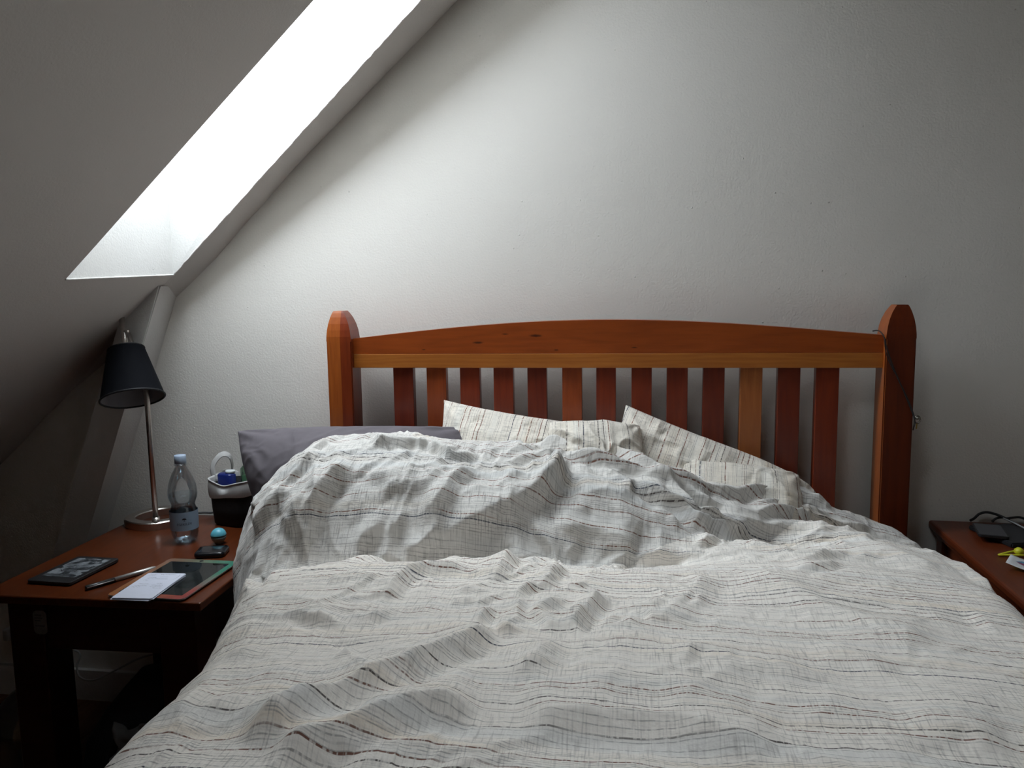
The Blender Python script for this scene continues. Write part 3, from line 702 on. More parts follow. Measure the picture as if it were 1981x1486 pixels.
m_stick = plain('grey_paper_sticker', col(.16, .155, .15), .5, var=.25, scale=120)
m_ink = plain('black_ink', col(.012, .012, .014), .6)
def rrect(w, h, r, z, n=8):
    out = []
    for cx_, cy_, a0 in ((w/2-r, h/2-r, 0), (-w/2+r, h/2-r, 90), (-w/2+r, -h/2+r, 180), (w/2-r, -h/2+r, 270)):
        for i in range(n+1):
            a = R_(a0+90*i/n); out.append((cx_+r*math.cos(a), cy_+r*math.sin(a), z))
    return out
bm = xform(loft([rrect(.034, .057, .011, 0), rrect(.034, .057, .011, .0008)]), Matrix.Translation(((-1.3135+1.185)*KT, (-.7000+.395)*KT, .475-FZ)) @ Matrix.Rotation(R_(90), 4, 'X'))
sk = from_bm('sticker', bm, m_stick, lt); sk['label'] = 'rounded worn grey sticker'
for i, (zz, wd) in enumerate(((.510, .016), (.503, .020), (.497, .014), (.484, .024))):
    box('print_line', (-1.326+1.185)*KT, (-1.326+1.185)*KT+wd, (-.7000+.395)*KT-.0013, (-.7000+.395)*KT-.0008, zz-.018-FZ, zz-.0164-FZ, m_ink, sk, bev=0)

# ------------------------------------------------------------------ reading lamp
m_nickel = plain('brushed_nickel', col(.62, .58, .54), .30, 1.0, var=.08, scale=220)
m_shade = plain('black_shade_cloth', col(.0045, .005, .007), .85, var=.1, scale=400, bump=.2, Specular_IOR_Level=.1)
m_shade_in = plain('grey_shade_lining', col(.26, .26, .28), .7)
m_trim = plain('black_binding', col(.006, .006, .008), .6)
lamp = empty('table_lamp', (-1.350, -.160, TZ+.0005))
tag(lamp, 'brushed metal reading lamp with tilted black cloth shade and oval ring base', 'lamp')
LO = Vector((-1.350, -.160, TZ+.0005))
def lp(x, y, z): return (x-LO.x, y-LO.y, z-LO.z)
# ring base
ca, cb = .088, .094; rings = []
for i in range(64):
    a = 2*math.pi*i/64; sx = math.copysign(abs(math.cos(a))**.85, math.cos(a)); sy = math.copysign(abs(math.sin(a))**.85, math.sin(a))
    def pt(ra, rb, z): return (ra*sx, rb*sy, z)
    rings.append([pt(ca, cb, 0), pt(ca, cb, .019), pt(ca-.003, cb-.003, .022), pt(ca-.027, cb-.027, .022), pt(ca-.029, cb-.029, .019), pt(ca-.029, cb-.029, 0)])
rings.append(rings[0]); bm = loft(rings, caps=False); bmesh.ops.remove_doubles(bm, verts=bm.verts, dist=1e-5)
rb_ = from_bm('base_ring', bm, m_nickel, lamp, False)
rb_.location = lp(-1.362, -.150, TZ+.0005); rb_.rotation_euler = (0, 0, R_(-20))
P0 = Vector((-1.3256, -.226, TZ+.002)); Pm = Vector((-1.3374, -.210, .922)); P1 = Vector((-1.3442, -.203, 1.060)); P2 = Vector((-1.3991, -.185, 1.122))
from_bm('pole', tube([lp(*P0), lp(*Pm), lp(*P1)], .0075, 16, 1), m_nickel, lamp, True)
from_bm('pole_collar', tube([lp(*P0), lp(*(P0+Vector((0, 0, .034))))], .0105, 16, 1), m_nickel, lamp, True)
axis = Vector((.2786, -.307, -.910)).normalized()   # pointing down, toward the room
top_c = Vector((-1.3974, -.200, 1.0732)); bot_c = top_c+axis*.1465
from_bm('arm', tube([lp(*P1), lp(*Vector((-1.372, -.197, 1.078))), lp(*P2)], .0038, 10, 1, (1.6, .6)), m_nickel, lamp, True)
rod_top = Vector((-1.4267, -.168, 1.1654))
rod = from_bm('shade_rod', tube([lp(*rod_top), lp(*(top_c+axis*.03))], .0078, 16, 1), m_nickel, lamp, True)
from_bm('hinge_screw', tube([lp(*(P2+Vector((-.016, 0, 0)))), lp(*(P2+Vector((.004, 0, .0))))], .005, 12, 1), m_nickel, lamp, True)
def shade_bm(r0, r1, off):
    u = axis.cross(Vector((0, 1, 0))).normalized(); v = axis.cross(u)
    rings = []
    for k in range(9):
        f = k/8; c = top_c.lerp(bot_c, f); r = r0+(r1-r0)*f-off
        rings.append([lp(*(c+u*math.cos(a)*r+v*math.sin(a)*r)) for a in [2*math.pi*i/64 for i in range(64)]])
    return loft(rings, caps=False), u, v
bm, u_, v_ = shade_bm(.048, .083, 0); so = from_bm('shade', bm, m_shade, lamp, True)
bm, _, _ = shade_bm(.048, .083, .0022); si = from_bm('shade_lining', bm, m_shade_in, lamp, True)
def rim(c, r, rr): 
    pts = [lp(*(c+u_*math.cos(a)*r+v_*math.sin(a)*r)) for a in [2*math.pi*i/64 for i in range(65)]]
    return tube(pts, rr, 8, 1)
from_bm('shade_rim', rim(bot_c, .0825, .0028), m_trim, lamp, True)
from_bm('shade_rim', rim(top_c, .0475, .0020), m_trim, lamp, True)
# spider ring, socket and bulb inside
for k in range(3):
    a = k*2.094; from_bm('spoke', tube([lp(*(top_c+axis*.02)), lp(*(top_c+axis*.01+(u_*math.cos(a)+v_*math.sin(a))*.0485))], .0014, 6, 1), m_nickel, lamp, True)
from_bm('socket', tube([lp(*(top_c+axis*.02)), lp(*(top_c+axis*.06))], .014, 16, 1), m_trim, lamp, True)
m_bulb = plain('opal_glass_bulb', col(.5, .5, .49), .3)
from_bm('bulb', tube([lp(*(top_c+axis*f)) for f in (.06, .07, .085, .10, .110, .114)], lambda s: .010+.014*math.sin(min(1, s*1.02)*math.pi*.92), 16, 2), m_bulb, lamp, True)
# power cords
m_blackcable = plain('black_cable', col(.01, .01, .011), .5)
m_whitecable = plain('white_cable', col(.42, .42, .41), .5)
o = from_bm('black_cable', tube([(-1.35, -.060, TZ2+.0035), (-1.31, -.045, TZ2+.012), (-1.275, -.030, TZ2+.010), (-1.255, -.016, TZ2+.0), (-1.25, -.012, TZ2-.08), (-1.25, -.022, .2), (-1.3, -.026, .02), (-1.34, -.03, FZ+.006)], .003, 8, 6), m_blackcable, None, True)
tag(o, 'thin black cord coming over the back edge of the bedside table', 'cable')
wc = empty('charging_cable', (-1.75, -.03, FZ)); tag(wc, 'white cable hanging in a loop on the wall under the bedside table', 'cable')
cpts = [(-2.008, -.03, .125), (-1.99, -.03, .075), (-1.93, -.03, .06), (-1.85, -.03, .085), (-1.76, -.035, .075), (-1.762, -.045, .035), (-1.757, -.05, .006), (-1.735, -.05, -.010), (-1.706, -.045, -.012), (-1.673, -.035, 0), (-1.606, -.03, .035), (-1.538, -.03, .068), (-1.45, -.03, .09), (-1.40, -.03, .06)]
from_bm('cord', tube([(x+1.75, y+.03, z-FZ) for x, y, z in cpts], .0032, 8, 6), m_whitecable, wc, True)
bm = bmesh.new(); add_box(bm, -2.020+1.75, -1.996+1.75, -.022, .012, .105-FZ, .145-FZ, .006, 3)
from_bm('plug', bm, m_whitecable, wc, True)

# ------------------------------------------------------------------ water bottle
def clearmat(name, tint, rough, fac, spec=.5):
    t = NT(name); t.n.remove(t.p)
    tr = t.N('BsdfTransparent'); tr.inputs[0].default_value = tint
    g = t.N('BsdfGlossy'); g.inputs['Roughness'].default_value = rough; g.inputs[0].default_value = col(.9, .95, 1)
    lw = t.N('LayerWeight'); lw.inputs[0].default_value = spec
    mx = t.N('MixShader'); t.set(mx.inputs[0], t.math('MULTIPLY_ADD', lw.outputs['Fresnel'], fac, .015, clamp=True))
    t.t.links.new(tr.outputs[0], mx.inputs[1]); t.t.links.new(g.outputs[0], mx.inputs[2]); t.t.links.new(mx.outputs[0], t.out.inputs[0]); return t.m
m_pet = clearmat('clear_blue_plastic', col(.965, .98, .99), .08, .6)
m_water = clearmat('still_water_body', col(.93, .965, .98), .05, .5, .4)
m_cap = plain('pale_blue_cap', col(.36, .44, .56), .4)
m_label = plain('blue_grey_label', col(.26, .34, .43), .45, var=.05)
BX, BY = -1.181, -.318
bt = empty('water_bottle', (BX, BY, TZ+.0008))
tag(bt, 'half full clear plastic water bottle with pale blue cap and grey-blue label', 'bottle')
def petal(a, z): return 1-.16*max(0, 1-z/.030)*(.5+.5*math.cos(5*a))
prof = [(.004, .006), (.020, .004), (.026, .0008), (.031, .008), (.0345, .020), (.0355, .034), (.0350, .036), (.0350, .074), (.0360, .078), (.0350, .086), (.0310, .097), (.0295, .102), (.0320, .110), (.0362, .122), (.0375, .132), (.0370, .142), (.0345, .158), (.0300, .173), (.0240, .187), (.0180, .198), (.0138, .207), (.0128, .213), (.0128, .222)]
from_bm('bottle_body', lathe(prof, 60, petal), m_pet, bt, True)
wprof = [(.003, .008), (.018, .006), (.024, .003), (.0295, .010), (.0328, .021), (.0338, .036), (.0335, .074), (.0342, .078), (.0335, .086), (.0295, .097), (.0280, .102), (.0305, .110), (.0347, .122), (.0360, .132), (.0360, .1325)]
from_bm('water', lathe(wprof, 60, petal), m_water, bt, True)
from_bm('cap', lathe([(.0005, .2375), (.0140, .2375), (.0152, .2360), (.0152, .2165), (.0145, .2155), (.0005, .2155)], 40), m_cap, bt, True)
from_bm('neck_ring', lathe([(.0135, .2105), (.0170, .2110), (.0170, .2130), (.0135, .2135)], 32), m_pet, bt, True)
lab = from_bm('label', loft([[(.0363*math.cos(a), .0363*math.sin(a), z) for a in [2*math.pi*i/60 for i in range(60)]] for z in (.038, .044, .060, .074, .080, .088)], caps=False), m_label, bt, True)
def text_mesh(body, size, extr=.0, align='CENTER'):
    c = bpy.data.curves.new('text', 'FONT'); c.body = body; c.size = size; c.align_x = align; c.extrude = extr; c.resolution_u = 3
    o = bpy.data.objects.new('text', c); COL.objects.link(o); bpy.context.view_layer.update()
    me = bpy.data.meshes.new_from_object(o.evaluated_get(bpy.context.evaluated_depsgraph_get())); bpy.data.objects.remove(o); bpy.data.curves.remove(c); return me
# direction on the bottle that looks at the room
face = math.atan2(-2.2-BY, 0-BX)
def wrap(me, r, z0, ang, sx=1.0):
    for v in me.vertices:
        a = ang+v.co.x*sx/r; zz = z0+v.co.y
        v.co = Vector((math.cos(a)*r, math.sin(a)*r, zz))
    me.update(); return me
me = text_mesh('EGEKILDE', .0088); bm = bmesh.new(); bm.from_mesh(me)
bmesh.ops.subdivide_edges(bm, edges=[e for e in bm.edges if e.calc_length() > .002], cuts=2); bm.to_mesh(me); bm.free()
tx = link('lettering', wrap(me, .0369, .0535, face, 1.0), m_ink, lab)
# small round tree emblem above the name
bm = bmesh.new()
N_ = 28; vs = []
for i in range(N_+1):
    a = math.pi*i/N_; vs.append(bm.verts.new((.0056*math.cos(a)*(1+.06*math.sin(9*a)), .0045*math.sin(a)*(1+.08*math.sin(7*a)), 0)))
bm.faces.new(vs)
bm.faces.new([bm.verts.new(p) for p in ((-.0007, -.0035, 0), (.0007, -.0035, 0), (.0005, 0, 0), (-.0005, 0, 0))])
bm.faces.new([bm.verts.new(p) for p in ((-.0026, -.0039, 0), (.0026, -.0039, 0), (.0026, -.0034, 0), (-.0026, -.0034, 0))])
me = bpy.data.meshes.new('emblem'); bm.to_mesh(me); bm.free()
link('emblem', wrap(me, .0369, .0685, face), m_ink, lab)

# ------------------------------------------------------------------ fabric basket
m_bwhite = plain('off_white_canvas', col(.50, .49, .48), .9, var=.08, scale=25, bump=.3)
m_bblack = plain('black_canvas', col(.008, .008, .009), .92, var=.1, scale=200, bump=.3)
bk = empty('fabric_basket', (-1.120, -.125, TZ+.0006), R_(-14))
tag(bk, 'black fabric basket with folded white cuff holding toiletries, by the dark pillow', 'basket')
def sq(a, r, ry=None, n=5.0):
    c, s = math.cos(a), math.sin(a); k = (abs(c)**n+abs(s)**n)**(-1/n); return (c*k*r, s*k*(ry or r))
def bring(r, z, dz=None, n=64, ex=4.0):
    out = []
    for i in range(n):
        a = 2*math.pi*i/n; x, y = sq(a, r, r*.92, ex); out.append((x, y, z+(dz(a) if dz else 0)))
    return out
bm = loft([bring(.060, .001), bring(.064, .004), bring(.068, .05), bring(.070, .10), bring(.071, .118), bring(.068, .118), bring(.066, .05), bring(.062, .006)]); from_bm('body', bm, m_bblack, bk, True)
dip = lambda a: -.010*max(0, math.cos(a+math.pi/2+.4))+.006*math.sin(a*2+1)+.003*math.sin(5*a)
low = lambda a: .008*math.sin(a*2+2.2)+.004*math.sin(a*3)
bm = loft([bring(.0725, .088, low), bring(.0745, .096, low), bring(.0755, .112), bring(.0745, .128, dip), bring(.0730, .138, dip), bring(.0715, .1395, dip), bring(.0700, .137, dip), bring(.0705, .112), bring(.0710, .092, low)], caps=False)
from_bm('cuff', bm, m_bwhite, bk, True)
pts = [Vector(bring(.0735, .1385, dip)[i]) for i in range(64)]; pts.append(pts[0])
from_bm('cuff_seam', tube(pts, .0022, 6, 1), m_bwhite, bk, True)
# handle strap at the left, a flat loop
hp = [(-.072, -.020, .120), (-.078, -.020, .142), (-.080, -.016, .165), (-.068, -.006, .188), (-.056, .006, .196), (-.048, .020, .186), (-.052, .032, .160), (-.060, .036, .128)]
bm = tube(hp, .009, 8, 6, (.12, 1.0)); from_bm('handle', bm, m_bwhite, bk, True)
hp = [(.072, -.02, .120), (.080, -.016, .15), (.085, 0, .165), (.080, .016, .15), (.070, .02, .120)]
bm = tube(hp, .009, 8, 6, (.12, 1.0)); from_bm('handle', bm, m_bwhite, bk, True)
# contents
m_blue = plain('cobalt_plastic', col(.008, .018, .13), .3)
m_wcap = plain('white_plastic', col(.62, .66, .66), .4)
b1 = empty('blue_toiletry_tub', (-1.150, -.140, .585), R_(-14)); tag(b1, 'cobalt blue plastic toiletry bottle with white lid in the fabric basket', 'bottle')
bm = loft([[(x*.026/.07, y*.018/.07, z) for x, y, z in bring(.07, zz, None, 32, 3.5)] for zz in (0, .06, .118)] + [[(x*.022/.07, y*.014/.07, .1225) for x, y, z in bring(.07, 0, None, 32, 3.5)]])
from_bm('tub_body', bm, m_blue, b1, True)
from_bm('lid', xform(lathe([(.0005, .131), (.012, .131), (.0135, .129), (.0135, .1228), (.0005, .1228)], 28), Matrix.Translation((.010, .004, 0))), m_wcap, b1, True)
m_green = clearmat('pale_green_clear_plastic', col(.62, .76, .64), .1, .6)
b2 = empty('clear_pump_bottle', (-1.098, -.098, .585)); tag(b2, 'pale green see-through pump bottle standing in the fabric basket', 'bottle')
bm = loft([[(x*.028/.07, y*.018/.07, z) for x, y, z in bring(.07, zz, None, 32, 3.0)] for zz in (0, .05, .128)] + [[(x*.022/.07, y*.014/.07, .136) for x, y, z in bring(.07, 0, None, 32, 3.0)], [(x*.010/.07, y*.010/.07, .142) for x, y, z in bring(.07, 0, None, 32, 2.0)]])
from_bm('bottle_body', bm, m_green, b2, True)
bm = loft([[(x*.025/.07, y*.015/.07, z) for x, y, z in bring(.07, zz, None, 32, 3.0)] for zz in (.003, .05, .108)])
from_bm('gel', bm, plain('pale_green_gel', col(.20, .32, .22), .3), b2, True)
from_bm('pump', lathe([(.0005, .142), (.009, .142), (.009, .154), (.004, .155), (.004, .166), (.0075, .167), (.0075, .174), (.0005, .175)], 24), plain('mint_pump', col(.42, .58, .50), .35), b2, True)

# ------------------------------------------------------------------ small things on the table top
m_teal = plain('turquoise_plastic', col(.10, .40, .50), .38)
m_teal2 = plain('pale_teal_plastic', col(.20, .30, .31), .5)
lbm = empty('lip_balm', (-1.079, -.327, TZ+.0005)); tag(lbm, 'small turquoise ball shaped lip balm on the bedside table', 'lip balm')
upr = [(.0203*math.cos(a), .0225+.0205*math.sin(a)) for a in [R_(x) for x in range(2, 90, 6)]]+[(.0004, .0430)]
lor = [(.0004, .0010), (.008, .0004), (.010, .0014)]+[(.0196*math.cos(a), .0213+.0200*math.sin(a)) for a in [R_(x) for x in range(-58, 1, 6)]]
from_bm('lid', lathe(upr, 40), m_teal, lbm, True); from_bm('holder', lathe(lor, 40), m_teal2, lbm, True)

m_gloss = plain('gloss_black', col(.010, .010, .012), .12)
m_matblack = plain('matt_black_plastic', col(.014, .014, .015), .45)
def rrect(w, h, r, z, n=8):
    out = []
    for cx_, cy_, a0 in ((w/2-r, h/2-r, 0), (-w/2+r, h/2-r, 90), (-w/2+r, -h/2+r, 180), (w/2-r, -h/2+r, 270)):
        for i in range(n+1):
            a = R_(a0+90*i/n); out.append((cx_+r*math.cos(a), cy_+r*math.sin(a), z))
    return out
ph = empty('battery_pack', (-1.052, -.410, TZ+.0006), R_(14)); tag(ph, 'small glossy black rounded gadget lying above the tablet', 'power bank')
from_bm('casing', loft([rrect(.070, .060, .012, 0), rrect(.076, .066, .014, .003), rrect(.076, .066, .014, .010), rrect(.070, .060, .012, .0135), rrect(.05, .04, .008, .0145)]), m_gloss, ph, True)

# tablet
tb = empty('tablet', (-1.0405, -.589, TZ+.0006), R_(-1.0))
tag(tb, 'tablet with orange, red and green bezel skin lying face up on the bedside table', 'tablet')
from_bm('back_shell', loft([rrect(.172, .228, .010, 0), rrect(.186, .241, .013, .004), rrect(.186, .241, .013, .0064)]), plain('pale_aluminium', col(.55, .55, .54), .35, .8), tb, False)
t = NT('tablet_bezel_skin'); oc = t.objc(); s3 = t.N('SeparateXYZ', i_0=oc).outputs
gx = t.range(s3[0], -.093, .093); gy = t.range(s3[1], -.12, .12)
left = t.mix(gy, col(.30, .12, .045), col(.20, .10, .07)); right = t.mix(t.range(gy, .12, .75, 0, 1, True), col(.26, .045, .04), col(.015, .17, .11))
right = t.mix(t.math('MULTIPLY', t.range(t.math('ABSOLUTE', t.math('SUBTRACT', gy, .42)), .0, .22, 1, 0, True), .7), right, col(.12, .14, .125))
bz = t.mix(gx, left, right); t.fin(bz, .22)
# bezel as a frame around the glass
bo, bi = rrect(.185, .240, .013, .0068, 8), rrect(.156, .200, .0015, .0068, 8)
bm = bmesh.new(); a_ = [bm.verts.new(p) for p in bo]; b_ = [bm.verts.new(p) for p in bi]
for i in range(len(a_)): bm.faces.new((a_[i], a_[(i+1) % len(a_)], b_[(i+1) % len(a_)], b_[i]))
from_bm('bezel', bm, t.m, tb)
from_bm('screen', loft([rrect(.1558, .1998, .001, .0060), rrect(.1558, .1998, .001, .0067)]), plain('dark_screen_glass', col(.010, .012, .012), .04, scale=2), tb)
from_bm('home_button', xform(lathe([(.0002, .0071), (.0045, .0071), (.0050, .0066)], 24), Matrix.Translation((-.002, .110, 0))), m_gloss, tb, True)

# paper cards with handwriting
m_paper = plain('white_card', col(.60, .62, .72), .7, var=.02)
nt = empty('note_cards', (-1.064, -.654, TZ+.0078), R_(3.5)); tag(nt, 'small stack of white note cards with handwriting, half on the tablet', 'note cards')
for k in range(4):
    o = from_bm('card', loft([rrect(.092, .150, .005, k*.0013), rrect(.092, .150, .005, k*.0013+.0009)]), m_paper, nt)
    o.rotation_euler = (0, 0, R_((-2.2, 1.0, -.8, 0)[k])); o.location = ((-.001, .001, 0, 0)[k], (-.002, .0, .001, 0)[k], 0)
rg = random.Random(5)
def scribble(x0, x1, y, amp=.0016):
    n = int((x1-x0)/.0011); pts = []
    for i in range(n):
        gap = rg.random() < .08
        pts.append((x0+(x1-x0)*i/n+rg.uniform(-.0004, .0004), y+rg.uniform(-amp, amp)*(.2 if gap else 1), .0050))
    return pts
bm_all = bmesh.new()
def stroke(pts, w=.00034):
    for p, q in zip(pts, pts[1:]):
        p, q = Vector(p), Vector(q); d = (q-p); 
        if d.length < 1e-6: continue
        nrm = Vector((-d.y, d.x, 0)).normalized()*w
        bm_all.faces.new([bm_all.verts.new(x) for x in (p-nrm, q-nrm, q+nrm, p+nrm)])
for x0, x1, y in ((-.012, .028, .066), (-.036, -.020, .066), (-.036, -.018, .056), (-.004, .016, .050), (-.032, -.010, .046), (-.030, .022, .038), (-.034, -.020, .030), (-.030, -.006, .006), (-.034, -.004, -.004), (-.036, -.016, -.013), (.010, .024, .010), (.004, .030, .000), (.004, .034, -.008), (.014, .036, -.016)):
    stroke(scribble(x0, x1, y))
stroke([(.034+.004*math.sin(a), .052+.016*math.cos(a), .0050) for a in [math.pi*i/14 for i in range(15)]], .0003)
from_bm('handwriting', bm_all, plain('blue_black_ink', col(.04, .045, .08), .6), nt)['kind'] = 'stuff'

# pen
m_silver = plain('satin_silver', col(.50, .49, .48), .35, .7)
m_pblack = plain('black_rubber_grip', col(.018, .017, .017), .3)
pa, pb_ = Vector((-1.212, -.672, TZ+.0062)), Vector((-1.131, -.532, TZ+.0058)); d_ = pb_-pa
pen = empty('pen', pa); tag(pen, 'silver ballpoint pen with black lower half beside the note cards', 'pen')
from_bm('cap', tube([d_*f for f in (0, .01, .40)], lambda s: .0042+.0016*min(1, s*30), 14, 1), m_pblack, pen, True)
from_bm('barrel', tube([d_*f for f in (.401, .95, 1.0)], lambda s: .0056-.0016*max(0, s-.8)*5, 14, 1), m_silver, pen, True)
sdv = d_.cross(Vector((0, 0, 1))).normalized()*.0058
from_bm('clip', tube([d_*.01+sdv+Vector((0, 0, .001)), d_*.38+sdv+Vector((0, 0, .001))], .0013, 8, 1), m_silver, pen, True)

# e-reader
er = empty('e_reader', (-1.319, -.568, TZ+.0006), R_(-2.5)); tag(er, 'black e-reader showing a grey letterpress picture, at the table corner', 'e-reader')
from_bm('casing', loft([rrect(.108, .160, .006, 0), rrect(.117, .169, .009, .003), rrect(.117, .169, .009, .0085), rrect(.114, .166, .008, .0091)]), m_matblack, er, False)
t = NT('e_ink_picture'); oc = t.objc()
vo = t.N('TexVoronoi', feature='F1', distance='CHEBYCHEV'); t.set(vo.inputs['Vector'], oc); vo.inputs['Scale'].default_value = 70; vo.inputs['Randomness'].default_value = .8
vr = t.N('SeparateColor', i_0=vo.outputs['Color']).outputs[0]; nz = t.noise(oc, 160, 3, .7)
c = t.mix(t.range(t.math('ADD', t.math('MULTIPLY', vr, .7), t.math('MULTIPLY', nz, .5)), .35, .95), col(.022, .026, .030), col(.22, .24, .26))
m_eink = t.fin(c, .35)
scr = from_bm('screen', loft([rrect(.090, .122, .001, .0088), rrect(.090, .122, .001, .0094)]), m_eink, er); scr.location = (0, .008, 0)
rg = random.Random(9); m_li, m_dk = plain('light_grey_print', col(.26, .28, .30), .5), plain('dark_grey_print', col(.02, .022, .026), .5)
for i, (ch, x, y, s_, rot) in enumerate((('N', -.004, .020, .022, -60), ('M', .020, .030, .020, -20), ('E', .020, -.030, .024, 8), ('A', -.028, -.046, .022, 20), ('H', -.014, .000, .020, -80), ('K', -.012, -.026, .024, 50), ('R', .026, .004, .018, -35), ('S', -.034, .028, .018, 15), ('T', .004, .048, .016, 70), ('B', .034, .048, .016, -10), ('E', -.030, -.014, .018, -30), ('Z', .006, -.044, .018, 95), ('U', -.028, .050, .016, 30), ('C', .036, -.046, .016, -50))):
    me = text_mesh(ch, s_); o = link('letter', me, (m_li, m_li, m_dk)[i % 3], scr); o.location = (x, y, .00955); o.rotation_euler = (0, 0, R_(rot))

# ------------------------------------------------------------------ under the table
m_bag = plain('black_bag_cloth', col(.012, .014, .020), .8, var=.2, scale=14, bump=.5)
bag = empty('carrier_bag', (-1.17, -.50, FZ)); tag(bag, 'dark cloth bag slumped on the floor between table and bed', 'bag')
rings = []
for z, r in ((.002, .15), (.02, .185), (.08, .205), (.15, .205), (.22, .185), (.29, .15), (.35, .11), (.39, .08)):
    rings.append([(r*math.cos(a)*(1+.06*math.sin(3*a+z*9)+.03*math.sin(7*a))+.25*max(0, z-.2)*.9, r*.62*math.sin(a)*(1+.05*math.sin(4*a+z*20)), z) for a in [2*math.pi*i/48 for i in range(48)]])
from_bm('bag_body', loft(rings), m_bag, bag, True)
from_bm('handle', tube([(-.02, -.10, .30), (-.05, -.135, .22), (.0, -.15, .16), (.06, -.145, .20), (.07, -.11, .30)], .009, 8, 6, (.3, 1)), m_bag, bag, True)
m_rag = plain('grey_cloth', col(.14, .14, .14), .9, var=.15, scale=20, bump=.5)
n_ = 26; rg = random.Random(4)
Vv = []; VNz = VN(77)
for j in range(n_):
    for i in range(n_):
        u, v = i/(n_-1)-.5, j/(n_-1)-.5
        q = float(VNz(np.array([u*6+9.]), np.array([v*6+9.]))[0])
        Vv.append((u*.115+q*.006, -.012*math.cos(u*3)+q*.012, v*.10+.008*math.sin(u*9)))
me = grid_mesh('cloth', np.array(Vv), np.array([(j*n_+i, j*n_+i+1, (j+1)*n_+i+1, (j+1)*n_+i) for j in range(n_-1) for i in range(n_-1)]), np.zeros((n_*n_, 2)))
bm = bmesh.new(); bm.from_mesh(me); bmesh.ops.solidify(bm, geom=bm.faces[:], thickness=.004); rag = from_bm('grey_cloth', bm, m_rag, None, True)
rag.location = (-1.125, -.655, .175); rag.rotation_euler = (R_(-18), 0, R_(4)); tag(rag, 'crumpled grey cloth hanging out of the dark bag under the table', 'cloth')
m_jug = clearmat('clear_green_glass', col(.55, .60, .57), .08, .9)
jug = empty('glass_balloon', (-1.672, -.34, FZ)); tag(jug, 'big round glass jar on the floor behind the table leg', 'jar')
from_bm('jar_body', lathe([(.001, .003), (.06, .001), (.085, .012), (.104, .05), (.110, .09), (.104, .135), (.085, .178), (.055, .21), (.025, .228), (.018, .245), (.018, .275), (.023, .279)], 48), m_jug, jug, True)
from_bm('stopper', lathe([(.001, .268), (.015, .268), (.016, .282), (.021, .284), (.021, .296), (.001, .298)], 24), m_jug, jug, True)

# ------------------------------------------------------------------ right bedside chest
RZ = .585
ch = empty('bedside_chest', (.815, -.01, FZ), R_(-2.5)); tag(ch, 'reddish wooden bedside chest with overhanging top, right of the bed', 'chest')
def rbx(name, x0, x1, y0, y1, z0, z1, mat, bev=.002): return box(name, x0, x1, y0, y1, z0-FZ, z1-FZ, mat, ch, bev=bev)
rbx('chest_top', 0, .50, -.62, .008, .563, RZ, m_chest, .006)
rbx('side_panel', .028, .044, -.55, -.055, .02, .548, m_chest)
rbx('side_panel', .446, .462, -.55, -.055, .02, .548, m_chest)
rbx('back_panel', .05, .44, -.030, -.018, .02, .55, m_chest)
for x0 in (.018, .430):
    for y0 in (-.60, -.052): rbx('leg', x0, x0+.045, y0, y0+.045, FZ, .5625, m_chest, .003)
rbx('top_moulding', .010, .480, -.605, -.004, .549, .5628, m_chest, .003)
for z0 in (.05, .30):
    dr = rbx('drawer', .066, .427, -.585, -.10, z0, z0+.235, m_chest, .003)
    kb = from_bm('knob', xform(lathe([(.0005, 0), (.009, 0), (.007, .012), (.015, .018), (.015, .024), (.0005, .028)], 24), Matrix.Rotation(R_(90), 4, 'X')), m_nickel, dr, True)
    kb.location = (.246, -.585, z0+.118-FZ)
# black wallet tablet sleeve with a phone on it
m_leather = plain('black_leatherette', col(.014, .015, .018), .5, var=.15, scale=60, bump=.3)
def flat_poly(name, P, z0, z1, mat, parent=None):
    c = sum((Vector((x, y, 0)) for x, y in P), Vector())/len(P)
    bm = loft([[(x-c.x, y-c.y, 0) for x, y in P], [(x-c.x, y-c.y, z1-z0) for x, y in P]]); bmesh.ops.bevel(bm, geom=bm.edges[:], offset=min(.003, (z1-z0)*.3), segments=2, affect='EDGES')
    o = from_bm(name, bm, mat, parent); o.location = (c.x, c.y, z0); return o
ws = flat_poly('notebook', [(.883, -.085), (.998, -.060), (1.040, -.205), (.922, -.232)], RZ+.0006, RZ+.013, m_leather)
tag(ws, 'black leather notebook on the right chest, a dark phone on top', 'notebook')
pn = empty('smartphone', (.908, -.150, RZ+.0136)); tag(pn, 'dark grey smartphone lying on the black notebook', 'smartphone')
pc = from_bm('casing', loft([rrect(.064, .100, .007, 0), rrect(.066, .104, .008, .002), rrect(.066, .104, .008, .007)]), m_matblack, pn)
pc.rotation_euler = (0, 0, R_(-14)); ps = from_bm('screen', loft([rrect(.060, .096, .005, .0068), rrect(.060, .096, .005, .0073)]), plain('dusty_screen', col(.035, .036, .042), .25), pn); ps.rotation_euler = pc.rotation_euler
# cables
def cord(name, pts, r, mat, label): o = from_bm(name, tube(pts, r, 8, 8), mat, None, True); tag(o, label, 'cable'); return o
cord('power_cable', [(.918, -.012, .5885), (.924, -.02, .597), (.937, -.02, .610), (.956, -.022, .615), (.982, -.03, .609), (1.005, -.05, .598), (1.03, -.07, .5895), (1.09, -.08, .5892)], .0035, m_blackcable, 'black cable arching over the back edge of the right chest')
cord('charger_cable', [(.968, -.022, .5892), (.976, -.022, .598), (.990, -.022, .602), (1.004, -.02, .599), (1.020, -.018, .601), (1.040, -.018, .602), (1.07, -.02, .5892)], .0032, m_blackcable, 'short black cable bump near the wall on the right chest')
cord('grey_cable', [(.985, -.045, .606), (.992, -.09, .607), (1.000, -.15, .6065), (1.035, -.225, .602), (1.10, -.27, .5885)], .0022, plain('grey_cable', col(.26, .26, .26), .4), 'thin grey cable crossing the black notebook')
